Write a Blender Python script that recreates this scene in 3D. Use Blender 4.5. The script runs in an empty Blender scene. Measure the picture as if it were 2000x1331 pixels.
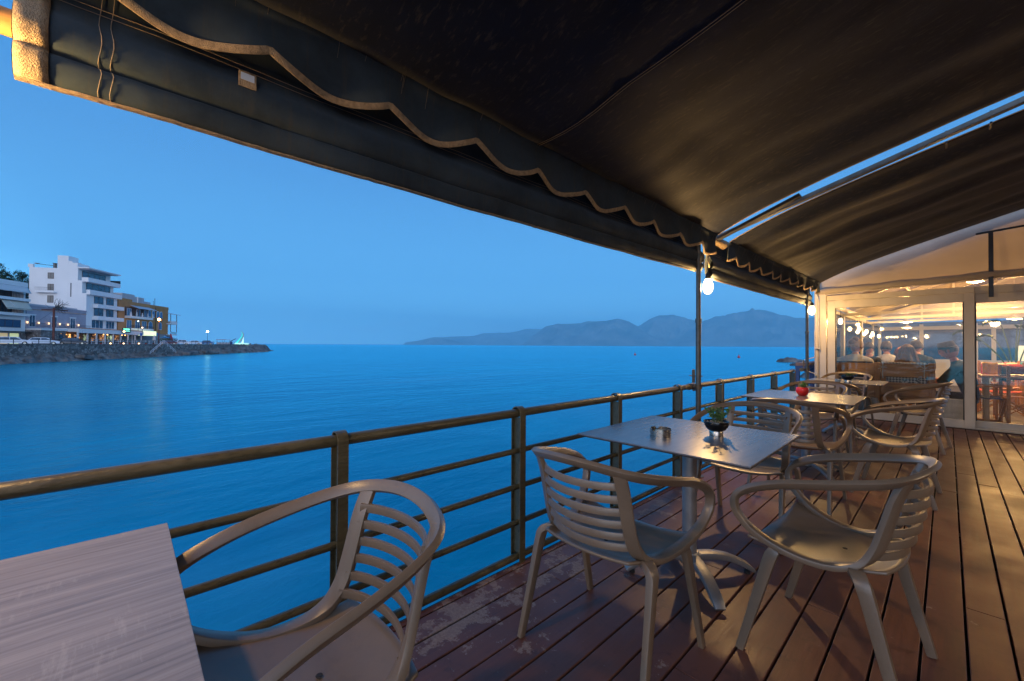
import bpy, bmesh, math, random
from mathutils import Vector, Matrix, noise as mnoise
R = math.radians
random.seed(7)
scene = bpy.context.scene
C = bpy.context.scene.collection

# ------------------------------------------------------------------ camera
EYE = 1.26
YAW = R(46.7); PITCH = math.atan(9/802.0); ROLL = R(0.31)
FWD = Vector((-math.sin(YAW)*math.cos(PITCH), math.cos(YAW)*math.cos(PITCH), math.sin(PITCH)))
_r = Vector((math.cos(YAW), math.sin(YAW), 0)); _u = _r.cross(FWD)
RGT = _r*math.cos(ROLL)+_u*math.sin(ROLL); UPV = -_r*math.sin(ROLL)+_u*math.cos(ROLL)
cam = bpy.data.objects.new('camera', bpy.data.cameras.new('camera')); C.objects.link(cam)
cam.data.lens = 802.0/2000*36; cam.data.sensor_width = 36; cam.data.sensor_fit = 'HORIZONTAL'
cam.data.clip_start = 0.02; cam.data.clip_end = 90000
mw = Matrix((( RGT.x, UPV.x, -FWD.x, 0), (RGT.y, UPV.y, -FWD.y, 0), (RGT.z, UPV.z, -FWD.z, EYE), (0,0,0,1)))
cam.matrix_world = mw
scene.camera = cam

# ------------------------------------------------------------------ world: blue hour sky, afterglow behind the viewer
w = bpy.data.worlds.new("World"); scene.world = w; w.use_nodes = True
nt = w.node_tree; nt.nodes.clear()
def N(t, **k):
    n = nt.nodes.new(t)
    for a, b in k.items(): setattr(n, a, b)
    return n
tc = N('ShaderNodeTexCoord'); sx = N('ShaderNodeSeparateXYZ'); nt.links.new(tc.outputs['Generated'], sx.inputs[0])
def ramp(stops):
    r = N('ShaderNodeValToRGB'); e = r.color_ramp.elements
    e[0].position, e[0].color = stops[0][0], stops[0][1]+(1,)
    e[1].position, e[1].color = stops[-1][0], stops[-1][1]+(1,)
    for p, c in stops[1:-1]:
        k = e.new(p); k.color = c+(1,)
    nt.links.new(sx.outputs['Z'], r.inputs[0]); return r
front = ramp([(0.0,(.300,.92,1.58)), (.05,(.230,.79,1.38)), (.15,(.145,.530,1.03)), (.35,(.098,.355,.79)), (.55,(.040,.260,.70)), (1.0,(.03,.18,.55))])
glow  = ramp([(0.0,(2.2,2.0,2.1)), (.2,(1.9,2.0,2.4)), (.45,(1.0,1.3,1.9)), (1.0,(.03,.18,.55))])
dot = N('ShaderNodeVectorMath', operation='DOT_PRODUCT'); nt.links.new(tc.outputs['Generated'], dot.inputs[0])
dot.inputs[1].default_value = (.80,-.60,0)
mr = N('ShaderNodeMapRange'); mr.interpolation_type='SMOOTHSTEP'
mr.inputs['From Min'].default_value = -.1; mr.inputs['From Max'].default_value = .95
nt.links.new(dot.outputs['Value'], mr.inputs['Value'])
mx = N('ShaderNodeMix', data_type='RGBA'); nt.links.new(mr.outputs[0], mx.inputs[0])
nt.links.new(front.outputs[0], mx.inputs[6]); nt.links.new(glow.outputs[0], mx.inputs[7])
sky = N('ShaderNodeTexSky'); sky.sky_type='NISHITA'; sky.sun_disc=False; sky.sun_elevation=R(-1); sky.sun_rotation=R(127); sky.ozone_density=6; sky.dust_density=.3
ad = N('ShaderNodeMix', data_type='RGBA', blend_type='ADD'); ad.inputs[0].default_value=.05
cmap = N('ShaderNodeMapping'); cmap.inputs['Scale'].default_value=(3.5,3.5,42); nt.links.new(tc.outputs['Generated'], cmap.inputs[0])
cno = N('ShaderNodeTexNoise'); cno.inputs['Scale'].default_value=1.6; cno.inputs['Detail'].default_value=6; cno.inputs['Roughness'].default_value=.6; nt.links.new(cmap.outputs[0], cno.inputs['Vector'])
cr1 = N('ShaderNodeMapRange'); cr1.inputs['From Min'].default_value=.52; cr1.inputs['From Max'].default_value=.74; nt.links.new(cno.outputs['Fac'], cr1.inputs['Value'])
cr2 = N('ShaderNodeMapRange'); cr2.interpolation_type='SMOOTHSTEP'; cr2.inputs['From Min'].default_value=.11; cr2.inputs['From Max'].default_value=.045; cr2.inputs['To Max'].default_value=.5; nt.links.new(sx.outputs['Z'], cr2.inputs['Value'])
cmu = N('ShaderNodeMath', operation='MULTIPLY'); nt.links.new(cr1.outputs[0], cmu.inputs[0]); nt.links.new(cr2.outputs[0], cmu.inputs[1])
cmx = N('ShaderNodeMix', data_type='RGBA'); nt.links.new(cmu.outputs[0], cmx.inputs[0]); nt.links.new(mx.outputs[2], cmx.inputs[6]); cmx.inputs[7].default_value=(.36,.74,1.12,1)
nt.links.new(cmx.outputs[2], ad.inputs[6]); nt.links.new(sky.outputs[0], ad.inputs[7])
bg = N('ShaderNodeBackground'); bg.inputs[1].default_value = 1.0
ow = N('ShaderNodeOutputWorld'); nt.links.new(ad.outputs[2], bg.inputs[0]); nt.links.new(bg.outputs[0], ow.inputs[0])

scene.view_settings.view_transform='Standard'; scene.view_settings.look='None'
scene.view_settings.exposure=0.0; scene.view_settings.gamma=1.0
cy = scene.cycles
cy.use_denoising=True
try: cy.denoiser='OPENIMAGEDENOISE'
except Exception: pass
cy.max_bounces=7; cy.diffuse_bounces=3; cy.glossy_bounces=3; cy.transmission_bounces=4; cy.transparent_max_bounces=12; cy.volume_bounces=2
cy.caustics_reflective=False; cy.caustics_refractive=False; cy.sample_clamp_indirect=4.0; cy.use_light_tree=True
cy.use_adaptive_sampling=True; cy.adaptive_threshold=.015

# ------------------------------------------------------------------ materials
MATS={}
def principled(name):
    m=bpy.data.materials.new(name); m.use_nodes=True
    return m, m.node_tree, m.node_tree.nodes['Principled BSDF']
def mat(name, col, rough=.6, metal=0.0, var=.12, scale=8.0, bump=.0, bscale=60.0, stretch=(1,1,1), spec=.5, coat=0.0, col2=None, dirt=0.0, rvar=.12, coords='Object'):
    """paint / metal / cloth with slow colour drift, roughness drift and fine bump"""
    if name in MATS: return MATS[name]
    m,t,b=principled(name); L=t.links
    tcn=t.nodes.new('ShaderNodeTexCoord'); mp=t.nodes.new('ShaderNodeMapping'); mp.inputs['Scale'].default_value=stretch
    L.new(tcn.outputs[coords],mp.inputs[0])
    n1=t.nodes.new('ShaderNodeTexNoise'); n1.inputs['Scale'].default_value=scale; n1.inputs['Detail'].default_value=6; n1.inputs['Roughness'].default_value=.6
    L.new(mp.outputs[0],n1.inputs['Vector'])
    r=t.nodes.new('ShaderNodeValToRGB')
    c2=col2 if col2 else tuple(min(1,c*(1+var*2)) for c in col)
    c1=col if col2 else tuple(c*(1-var*2) for c in col)
    r.color_ramp.elements[0].position=.32; r.color_ramp.elements[0].color=tuple(c1)+(1,)
    r.color_ramp.elements[1].position=.68; r.color_ramp.elements[1].color=tuple(c2)+(1,)
    L.new(n1.outputs['Fac'],r.inputs[0]); out=r.outputs[0]
    if dirt>0:
        n2=t.nodes.new('ShaderNodeTexNoise'); n2.inputs['Scale'].default_value=scale*2.3; n2.inputs['Detail'].default_value=8; n2.inputs['Roughness'].default_value=.7
        L.new(mp.outputs[0],n2.inputs['Vector'])
        q=t.nodes.new('ShaderNodeMapRange'); q.inputs['From Min'].default_value=.52; q.inputs['From Max'].default_value=.72; q.inputs['To Max'].default_value=dirt
        L.new(n2.outputs['Fac'],q.inputs['Value'])
        mxx=t.nodes.new('ShaderNodeMix'); mxx.data_type='RGBA'; L.new(q.outputs[0],mxx.inputs[0]); L.new(out,mxx.inputs[6])
        mxx.inputs[7].default_value=(col[0]*.35,col[1]*.32,col[2]*.3,1); out=mxx.outputs[2]
    L.new(out,b.inputs['Base Color'])
    rr=t.nodes.new('ShaderNodeMapRange'); rr.inputs['To Min'].default_value=max(.02,rough-rvar); rr.inputs['To Max'].default_value=min(1,rough+rvar)
    L.new(n1.outputs['Fac'],rr.inputs['Value']); L.new(rr.outputs[0],b.inputs['Roughness'])
    b.inputs['Metallic'].default_value=metal; b.inputs['Specular IOR Level'].default_value=spec; b.inputs['Coat Weight'].default_value=coat
    if bump>0:
        n3=t.nodes.new('ShaderNodeTexNoise'); n3.inputs['Scale'].default_value=bscale; n3.inputs['Detail'].default_value=4
        L.new(mp.outputs[0],n3.inputs['Vector']); bp=t.nodes.new('ShaderNodeBump'); bp.inputs['Strength'].default_value=bump; bp.inputs['Distance'].default_value=.01
        L.new(n3.outputs['Fac'],bp.inputs['Height']); L.new(bp.outputs[0],b.inputs['Normal'])
    MATS[name]=m; return m
def emit(name,col,s):
    if name in MATS: return MATS[name]
    m,t,b=principled(name); b.inputs['Base Color'].default_value=tuple(col)+(1,); b.inputs['Emission Color'].default_value=tuple(col)+(1,); b.inputs['Emission Strength'].default_value=s
    MATS[name]=m; return m
def glassmat(name,tint=(.93,.96,.97),refl=1.0,rough=.02):
    m=bpy.data.materials.new(name); m.use_nodes=True; t=m.node_tree; t.nodes.clear(); L=t.links
    o=t.nodes.new('ShaderNodeOutputMaterial'); tr=t.nodes.new('ShaderNodeBsdfTransparent'); tr.inputs[0].default_value=tint+(1,)
    g=t.nodes.new('ShaderNodeBsdfGlossy'); g.inputs['Roughness'].default_value=rough
    f=t.nodes.new('ShaderNodeFresnel'); f.inputs[0].default_value=1.5
    mm=t.nodes.new('ShaderNodeMath'); mm.operation='MULTIPLY'; mm.inputs[1].default_value=refl; L.new(f.outputs[0],mm.inputs[0])
    x=t.nodes.new('ShaderNodeMixShader'); L.new(mm.outputs[0],x.inputs[0]); L.new(tr.outputs[0],x.inputs[1]); L.new(g.outputs[0],x.inputs[2]); L.new(x.outputs[0],o.inputs[0])
    return m
def woodmat(name,c1,c2,rough=.45,axis=1,scale=3.0,ratio=14.0,bump=.15,scratch=False,spec=.5):
    m,t,b=principled(name); L=t.links
    tcn=t.nodes.new('ShaderNodeTexCoord'); mp=t.nodes.new('ShaderNodeMapping'); s=[ratio,ratio,ratio]; s[axis]=1.0; mp.inputs['Scale'].default_value=s
    L.new(tcn.outputs['Object'],mp.inputs[0])
    n=t.nodes.new('ShaderNodeTexNoise'); n.inputs['Scale'].default_value=scale; n.inputs['Detail'].default_value=10; n.inputs['Roughness'].default_value=.68; n.inputs['Distortion'].default_value=.6
    L.new(mp.outputs[0],n.inputs['Vector'])
    r=t.nodes.new('ShaderNodeValToRGB'); r.color_ramp.elements[0].position=.3; r.color_ramp.elements[1].position=.7
    r.color_ramp.elements[0].color=c1+(1,); r.color_ramp.elements[1].color=c2+(1,); L.new(n.outputs['Fac'],r.inputs[0]); out=r.outputs[0]
    if scratch:
        mp2=t.nodes.new('ShaderNodeMapping'); mp2.inputs['Scale'].default_value=(6,34,6); mp2.inputs['Rotation'].default_value=(0,0,.25); L.new(tcn.outputs['Object'],mp2.inputs[0])
        n2=t.nodes.new('ShaderNodeTexNoise'); n2.inputs['Scale'].default_value=2.2; n2.inputs['Detail'].default_value=5; n2.inputs['Roughness'].default_value=.7; L.new(mp2.outputs[0],n2.inputs['Vector'])
        n3=t.nodes.new('ShaderNodeTexNoise'); n3.inputs['Scale'].default_value=5; L.new(tcn.outputs['Object'],n3.inputs['Vector'])
        ml=t.nodes.new('ShaderNodeMath'); ml.operation='MULTIPLY'; L.new(n2.outputs['Fac'],ml.inputs[0]); L.new(n3.outputs['Fac'],ml.inputs[1])
        q=t.nodes.new('ShaderNodeMapRange'); q.inputs['From Min'].default_value=.33; q.inputs['From Max'].default_value=.45; q.inputs['To Max'].default_value=.38; L.new(ml.outputs[0],q.inputs['Value'])
        mxx=t.nodes.new('ShaderNodeMix'); mxx.data_type='RGBA'; L.new(q.outputs[0],mxx.inputs[0]); L.new(out,mxx.inputs[6]); mxx.inputs[7].default_value=(.62,.56,.50,1); out=mxx.outputs[2]
    L.new(out,b.inputs['Base Color'])
    rr=t.nodes.new('ShaderNodeMapRange'); rr.inputs['To Min'].default_value=rough-(.08 if bump>0 else .02); rr.inputs['To Max'].default_value=rough+(.14 if bump>0 else .05); L.new(n.outputs['Fac'],rr.inputs['Value']); L.new(rr.outputs[0],b.inputs['Roughness'])
    bp=t.nodes.new('ShaderNodeBump'); bp.inputs['Strength'].default_value=bump; bp.inputs['Distance'].default_value=.004; L.new(n.outputs['Fac'],bp.inputs['Height']); L.new(bp.outputs[0],b.inputs['Normal'])
    b.inputs['Specular IOR Level'].default_value=spec
    MATS[name]=m; return m

# ------------------------------------------------------------------ mesh builder
class MB:
    def __init__(s): s.v=[]; s.f=[]; s.m=[]; s.M=None
    def add(s,vs,fs,mi=0):
        o=len(s.v)
        s.v+=[tuple(s.M@Vector(p)) if s.M is not None else tuple(p) for p in vs]
        s.f+=[tuple(i+o for i in f) for f in fs]; s.m+=[mi]*len(fs); return s
    def box(s,x0,y0,z0,x1,y1,z1,mi=0):
        vs=[(x,y,z) for z in (z0,z1) for y in (y0,y1) for x in (x0,x1)]
        return s.add(vs,[(0,2,3,1),(4,5,7,6),(0,1,5,4),(2,6,7,3),(0,4,6,2),(1,3,7,5)],mi)
    def obox(s,a,b,wx,wz,up=(0,0,1),mi=0):
        """bar from a to b, width wx across, wz along up"""
        a=Vector(a);b=Vector(b);T=(b-a).normalized();U=Vector(up);X=T.cross(U)
        if X.length<1e-5: X=T.cross(Vector((1,0,0)))
        X.normalize();U=X.cross(T).normalized()
        vs=[p+X*sx*wx/2+U*sz*wz/2 for p in (a,b) for sz in (-1,1) for sx in (-1,1)]
        return s.add(vs,[(0,2,3,1),(4,5,7,6),(0,1,5,4),(2,6,7,3),(0,4,6,2),(1,3,7,5)],mi)
    def tube(s,path,r,n=8,closed=False,mi=0,caps=True):
        P=[Vector(p) for p in path]; k=len(P); rs=r if isinstance(r,(list,tuple)) else [r]*k
        vs=[];prev=None
        for i in range(k):
            a=P[i-1] if (i>0 or closed) else P[i]; b=P[(i+1)%k] if (i<k-1 or closed) else P[i]
            T=(b-a).normalized()
            if prev is None:
                X=T.cross(Vector((0,0,1)))
                if X.length<.05: X=T.cross(Vector((1,0,0)))
            else: X=prev-T*prev.dot(T)
            X.normalize(); prev=X; Y=T.cross(X)
            for j in range(n):
                q=2*math.pi*j/n; vs.append(P[i]+(X*math.cos(q)+Y*math.sin(q))*rs[i])
        fs=[]; kk=k if closed else k-1
        for i in range(kk):
            i2=(i+1)%k
            for j in range(n): fs.append((i*n+j,i*n+(j+1)%n,i2*n+(j+1)%n,i2*n+j))
        if caps and not closed: fs.append(tuple(range(n))[::-1]); fs.append(tuple((k-1)*n+j for j in range(n)))
        return s.add(vs,fs,mi)
    def sweep(s,pts,Ws,dims,cham=.16,mi=0):
        """chamfered rectangular section (w along W, t across) swept along pts"""
        P=[Vector(p) for p in pts]; k=len(P); vs=[]
        for i in range(k):
            T=(P[min(i+1,k-1)]-P[max(i-1,0)]).normalized(); W=Vector(Ws[i]); W=(W-T*W.dot(T)).normalized(); Nn=T.cross(W)
            a,b=dims[i][0]/2,dims[i][1]/2; c=min(a,b)*cham*1.6
            for (u,v) in ((a-c,-b),(a-c*.3,-b+c*.3),(a,-b+c),(a,b-c),(a-c*.3,b-c*.3),(a-c,b),(-a+c,b),(-a+c*.3,b-c*.3),(-a,b-c),(-a,-b+c),(-a+c*.3,-b+c*.3),(-a+c,-b)): vs.append(P[i]+W*u+Nn*v)
        n=12; fs=[]
        for i in range(k-1):
            for j in range(n): fs.append((i*n+j,i*n+(j+1)%n,(i+1)*n+(j+1)%n,(i+1)*n+j))
        fs.append(tuple(range(n))[::-1]); fs.append(tuple((k-1)*n+j for j in range(n)))
        return s.add(vs,fs,mi)
    def lathe(s,prof,n=20,c=(0,0,0),mi=0,cap=False):
        vs=[(c[0]+r*math.cos(2*math.pi*j/n),c[1]+r*math.sin(2*math.pi*j/n),c[2]+z) for r,z in prof for j in range(n)]
        fs=[(i*n+j,i*n+(j+1)%n,(i+1)*n+(j+1)%n,(i+1)*n+j) for i in range(len(prof)-1) for j in range(n)]
        if cap: fs+= [tuple(range(n))[::-1], tuple((len(prof)-1)*n+j for j in range(n))]
        return s.add(vs,fs,mi)
    def grid(s,fn,nu,nv,mi=0):
        vs=[fn(i/nu,j/nv) for j in range(nv+1) for i in range(nu+1)]
        fs=[(j*(nu+1)+i,j*(nu+1)+i+1,(j+1)*(nu+1)+i+1,(j+1)*(nu+1)+i) for j in range(nv) for i in range(nu)]
        return s.add(vs,fs,mi)
    def ball(s,c,r,n=10,mi=0,k=6):
        rx,ry,rz=r if isinstance(r,(tuple,list)) else (r,r,r)
        vs=[(c[0]+rx*math.sin(math.pi*i/k)*math.cos(2*math.pi*j/n),c[1]+ry*math.sin(math.pi*i/k)*math.sin(2*math.pi*j/n),c[2]-rz*math.cos(math.pi*i/k)) for i in range(k+1) for j in range(n)]
        fs=[(i*n+j,i*n+(j+1)%n,(i+1)*n+(j+1)%n,(i+1)*n+j) for i in range(k) for j in range(n)]
        return s.add(vs,fs,mi)
    def prism(s,poly,z0,z1,mi=0):
        n=len(poly); vs=[(x,y,z0) for x,y in poly]+[(x,y,z1) for x,y in poly]
        fs=[tuple(range(n))[::-1],tuple(range(n,2*n))]+[(i,(i+1)%n,n+(i+1)%n,n+i) for i in range(n)]
        return s.add(vs,fs,mi)
    def build(s,name,m,parent=None,smooth=False,angle=35,bevel=0,solid=0):
        me=bpy.data.meshes.new(name); me.from_pydata([tuple(p) for p in s.v],[],s.f); me.update()
        ms=m if isinstance(m,(list,tuple)) else [m]
        for q in ms: me.materials.append(q)
        if len(ms)>1: me.polygons.foreach_set('material_index',s.m)
        bm=bmesh.new(); bm.from_mesh(me); bmesh.ops.remove_doubles(bm,verts=bm.verts,dist=1e-6)
        if not solid: bmesh.ops.recalc_face_normals(bm,faces=bm.faces)
        bm.to_mesh(me); bm.free()
        if smooth:
            me.polygons.foreach_set('use_smooth',[True]*len(me.polygons)); me.set_sharp_from_angle(angle=R(angle))
        o=bpy.data.objects.new(name,me); C.objects.link(o)
        if parent is not None: o.parent=parent
        if solid:
            d=o.modifiers.new('solid','SOLIDIFY'); d.thickness=solid; d.offset=0
        if bevel:
            d=o.modifiers.new('bevel','BEVEL'); d.width=bevel; d.segments=2; d.limit_method='ANGLE'; d.angle_limit=R(40)
        return o
def tag(o,label=None,cat=None,group=None,kind=None):
    if label: o['label']=label
    if cat: o['category']=cat
    if group: o['group']=group
    if kind: o['kind']=kind
    return o
def empty(name,loc=(0,0,0),rz=0,label=None,cat=None,group=None):
    o=bpy.data.objects.new(name,None); C.objects.link(o); o.location=loc; o.rotation_euler=(0,0,rz); o.empty_display_size=.1
    return tag(o,label,cat,group)
KIDS={}
def copy_tree(o,parent=None):
    c=o.copy(); C.objects.link(c)
    if parent is not None: c.parent=parent
    for ch in list(o.children): copy_tree(ch,c)
    return c
def spline(P,n=4):
    """Catmull-Rom through tuples of any length"""
    out=[]
    for i in range(len(P)-1):
        p0=P[max(i-1,0)];p1=P[i];p2=P[i+1];p3=P[min(i+2,len(P)-1)]
        for k in range(n):
            t=k/n; out.append(tuple(.5*((2*b)+(-a+c)*t+(2*a-5*b+4*c-d)*t*t+(-a+3*b-3*c+d)*t**3) for a,b,c,d in zip(p0,p1,p2,p3)))
    out.append(tuple(P[-1])); return out
def nz(x,y=0,z=0): return mnoise.noise(Vector((x,y,z)))
# ================================================================== DECK
def deck_material():
    m,t,b=principled('deck_boards'); L=t.links
    tcn=t.nodes.new('ShaderNodeTexCoord'); sp=t.nodes.new('ShaderNodeSeparateXYZ'); L.new(tcn.outputs['Object'],sp.inputs[0])
    def math_(op,a,bv=None,c=None):
        n=t.nodes.new('ShaderNodeMath'); n.operation=op
        for i,x in enumerate((a,bv,c)):
            if x is None: continue
            if isinstance(x,(int,float)): n.inputs[i].default_value=x
            else: L.new(x,n.inputs[i])
        return n.outputs[0]
    def noise_(sc,det=6,ro=.6,st=(1,1,1),off=(0,0,0)):
        mp=t.nodes.new('ShaderNodeMapping'); mp.inputs['Scale'].default_value=st; mp.inputs['Location'].default_value=off; L.new(tcn.outputs['Object'],mp.inputs[0])
        n=t.nodes.new('ShaderNodeTexNoise'); n.inputs['Scale'].default_value=sc; n.inputs['Detail'].default_value=det; n.inputs['Roughness'].default_value=ro; L.new(mp.outputs[0],n.inputs['Vector']); return n.outputs['Fac']
    def mr_(v,a,bb,c=0,d=1,smooth=False):
        n=t.nodes.new('ShaderNodeMapRange'); n.inputs['From Min'].default_value=a; n.inputs['From Max'].default_value=bb; n.inputs['To Min'].default_value=c; n.inputs['To Max'].default_value=d
        if smooth: n.interpolation_type='SMOOTHSTEP'
        L.new(v,n.inputs['Value']); return n.outputs[0]
    def mix_(f,a,bb,mode='MIX'):
        n=t.nodes.new('ShaderNodeMix'); n.data_type='RGBA'; n.blend_type=mode
        if isinstance(f,(int,float)): n.inputs[0].default_value=f
        else: L.new(f,n.inputs[0])
        for i,x in ((6,a),(7,bb)):
            if isinstance(x,tuple): n.inputs[i].default_value=x+(1,)
            else: L.new(x,n.inputs[i])
        return n.outputs[2]
    bid=math_('FLOOR',math_('DIVIDE',math_('SUBTRACT',sp.outputs['X'],.05),.1325))
    wn=t.nodes.new('ShaderNodeTexWhiteNoise'); wn.noise_dimensions='1D'; L.new(bid,wn.inputs['W'])
    grain=noise_(4,8,.65,(16,1,1)); cloud=noise_(2.2,5,.6); fine=noise_(70,5,.7)
    base=mix_(mr_(grain,.3,.7),(.095,.034,.022),(.185,.070,.043))
    base=mix_(mr_(cloud,.35,.7,0,.75),base,(.115,.050,.042))
    base=mix_(mr_(wn.outputs['Value'],0,1,0,.45),base,(.17,.075,.050))
    base=mix_(mr_(noise_(9,8,.75),.56,.66,0,.55),base,(.052,.026,.024))     # dark scuffs
    # traffic-worn browner boards on the right
    worn=mr_(math_('ADD',sp.outputs['X'],mr_(cloud,.3,.7,-.25,.25)),.2,1.1,0,.6,True)
    base=mix_(worn,base,mix_(mr_(grain,.3,.7),(.15,.085,.045),(.25,.155,.085)))
    # peeled paint: pale bare wood, mostly along the rail
    rx=mr_(sp.outputs['X'],-1.0,-1.5,0,1,True); ry=math_('MULTIPLY',mr_(sp.outputs['Y'],.3,1.1,0,1,True),mr_(sp.outputs['Y'],2.7,1.75,0,1,True))
    reg=math_('MULTIPLY',rx,ry); reg2=math_('MULTIPLY',rx,mr_(sp.outputs['Y'],6.0,2.6,0,.7,True))
    reg=math_('MAXIMUM',reg,reg2)
    big=noise_(5.5,10,.72); pl=math_('ADD',big,math_('MULTIPLY',reg,.135))
    pl=mr_(pl,.650,.662,0,1)
    specks=mr_(math_('ADD',noise_(38,4,.6),math_('MULTIPLY',reg,.04)),.70,.72,0,.6)
    pl=math_('MAXIMUM',pl,specks)
    base=mix_(math_('MULTIPLY',pl,.8),base,mix_(mr_(fine,.35,.65),(.22,.16,.135),(.36,.285,.245)))
    L.new(base,b.inputs['Base Color'])
    ro=mr_(math_('ADD',cloud,math_('MULTIPLY',grain,.5)),.5,1.0,.34,.62); ro=math_('ADD',ro,math_('MULTIPLY',pl,.25)); L.new(ro,b.inputs['Roughness'])
    h=math_('SUBTRACT',math_('ADD',math_('MULTIPLY',grain,.6),math_('MULTIPLY',fine,.25)),math_('MULTIPLY',pl,.5))
    bp=t.nodes.new('ShaderNodeBump'); bp.inputs['Strength'].default_value=.35; bp.inputs['Distance'].default_value=.0035; L.new(h,bp.inputs['Height']); L.new(bp.outputs[0],b.inputs['Normal'])
    return m
dk=MB(); x=.05-.1325*14; k=0
rd=random.Random(3)
while x<3.1:
    y=-2.6+rd.uniform(0,1.5)*0; cuts=[-2.6]
    yy=-2.6+rd.uniform(.8,3.2)
    while yy<9.2: cuts.append(yy); yy+=rd.uniform(2.6,3.6)
    cuts.append(9.44)
    if abs(x-(.05+.0))<.01: cuts=[-2.6,2.98,6.1,9.44]
    for a,b_ in zip(cuts[:-1],cuts[1:]):
        dz=rd.uniform(-.0012,.0012); dk.box(max(x,-1.716)+.0045,a+.0018,-.028+dz,x+.1325-.0045,b_-.0018,dz)
    x+=.1325; k+=1
deck=dk.build('deck',deck_material(),bevel=.003); tag(deck,kind='structure')
WD=mat('under_timber',(.05,.035,.028),.8,bump=.3,scale=4)
jo=MB()
for yy in [i*.6-2.4 for i in range(20)]: jo.box(-1.74,yy-.04,-.20,3.1,yy+.04,-.03)
jo.box(-1.76,-2.6,-.30,-1.70,9.44,-.031); jo.box(-1.69,-2.6,-.26,3.1,9.44,-.21)  # second box: backing sheet added to darken the gaps between boards
for yy in (-2,1.2,4.4,7.6):
    for xx in (-1.5,.6,2.7): jo.tube([(xx,yy,-.2),(xx,yy,-4.5)],.11,12)
tag(jo.build('deck_substructure',WD),kind='structure')

# ================================================================== RAILING
RAILM=mat('rail_paint',(.080,.066,.034),.32,var=.16,scale=22,bump=.25,bscale=110,dirt=.85,col2=(.120,.100,.054),stretch=(1,.35,1))
RX=-1.735
rail=empty('railing',(RX,0,0),label='olive brown tubular metal railing along the sea edge of the terrace',cat='railing')
for z,r in ((.862,.0245),(.642,.0165),(.432,.0165),(.224,.0165),(.026,.020)):
    path=[(0,yy,z+.0022*nz(yy*1.3,z*7)) for yy in [-2.4+.35*i for i in range(31)]]
    path=[p for p in path if p[1]<7.9]+[(0,7.93,z)]
    m=MB().tube(path,r,14).build('rail_tube',RAILM,rail,True)
def post_mb():
    m=MB(); W=.044; t=.0065; r=.036
    arc=[(-r,0,0),(-r,0,.862)]+[(-r*math.cos(a),0,.862+r*math.sin(a)) for a in [math.pi*i/10 for i in range(1,10)]]+[(r,0,.862),(r,0,0)]
    m.sweep(arc,[(0,1,0)]*len(arc),[(W,t)]*len(arc),cham=.1)
    m.box(-.033,-.0035,.045,.033,.0035,.835)
    return m
pm=None
for i in range(11):
    yy=.655+1.037*i-2.074
    if pm is None: pm=post_mb().build('post',RAILM,rail,bevel=0); o=pm
    else: o=pm.copy(); C.objects.link(o); o.parent=rail
    o.location=(0,yy,0)
for o in [c for c in rail.children if c.name.startswith('post')]:
    if o.location.y>7.95: bpy.data.objects.remove(o)

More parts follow.
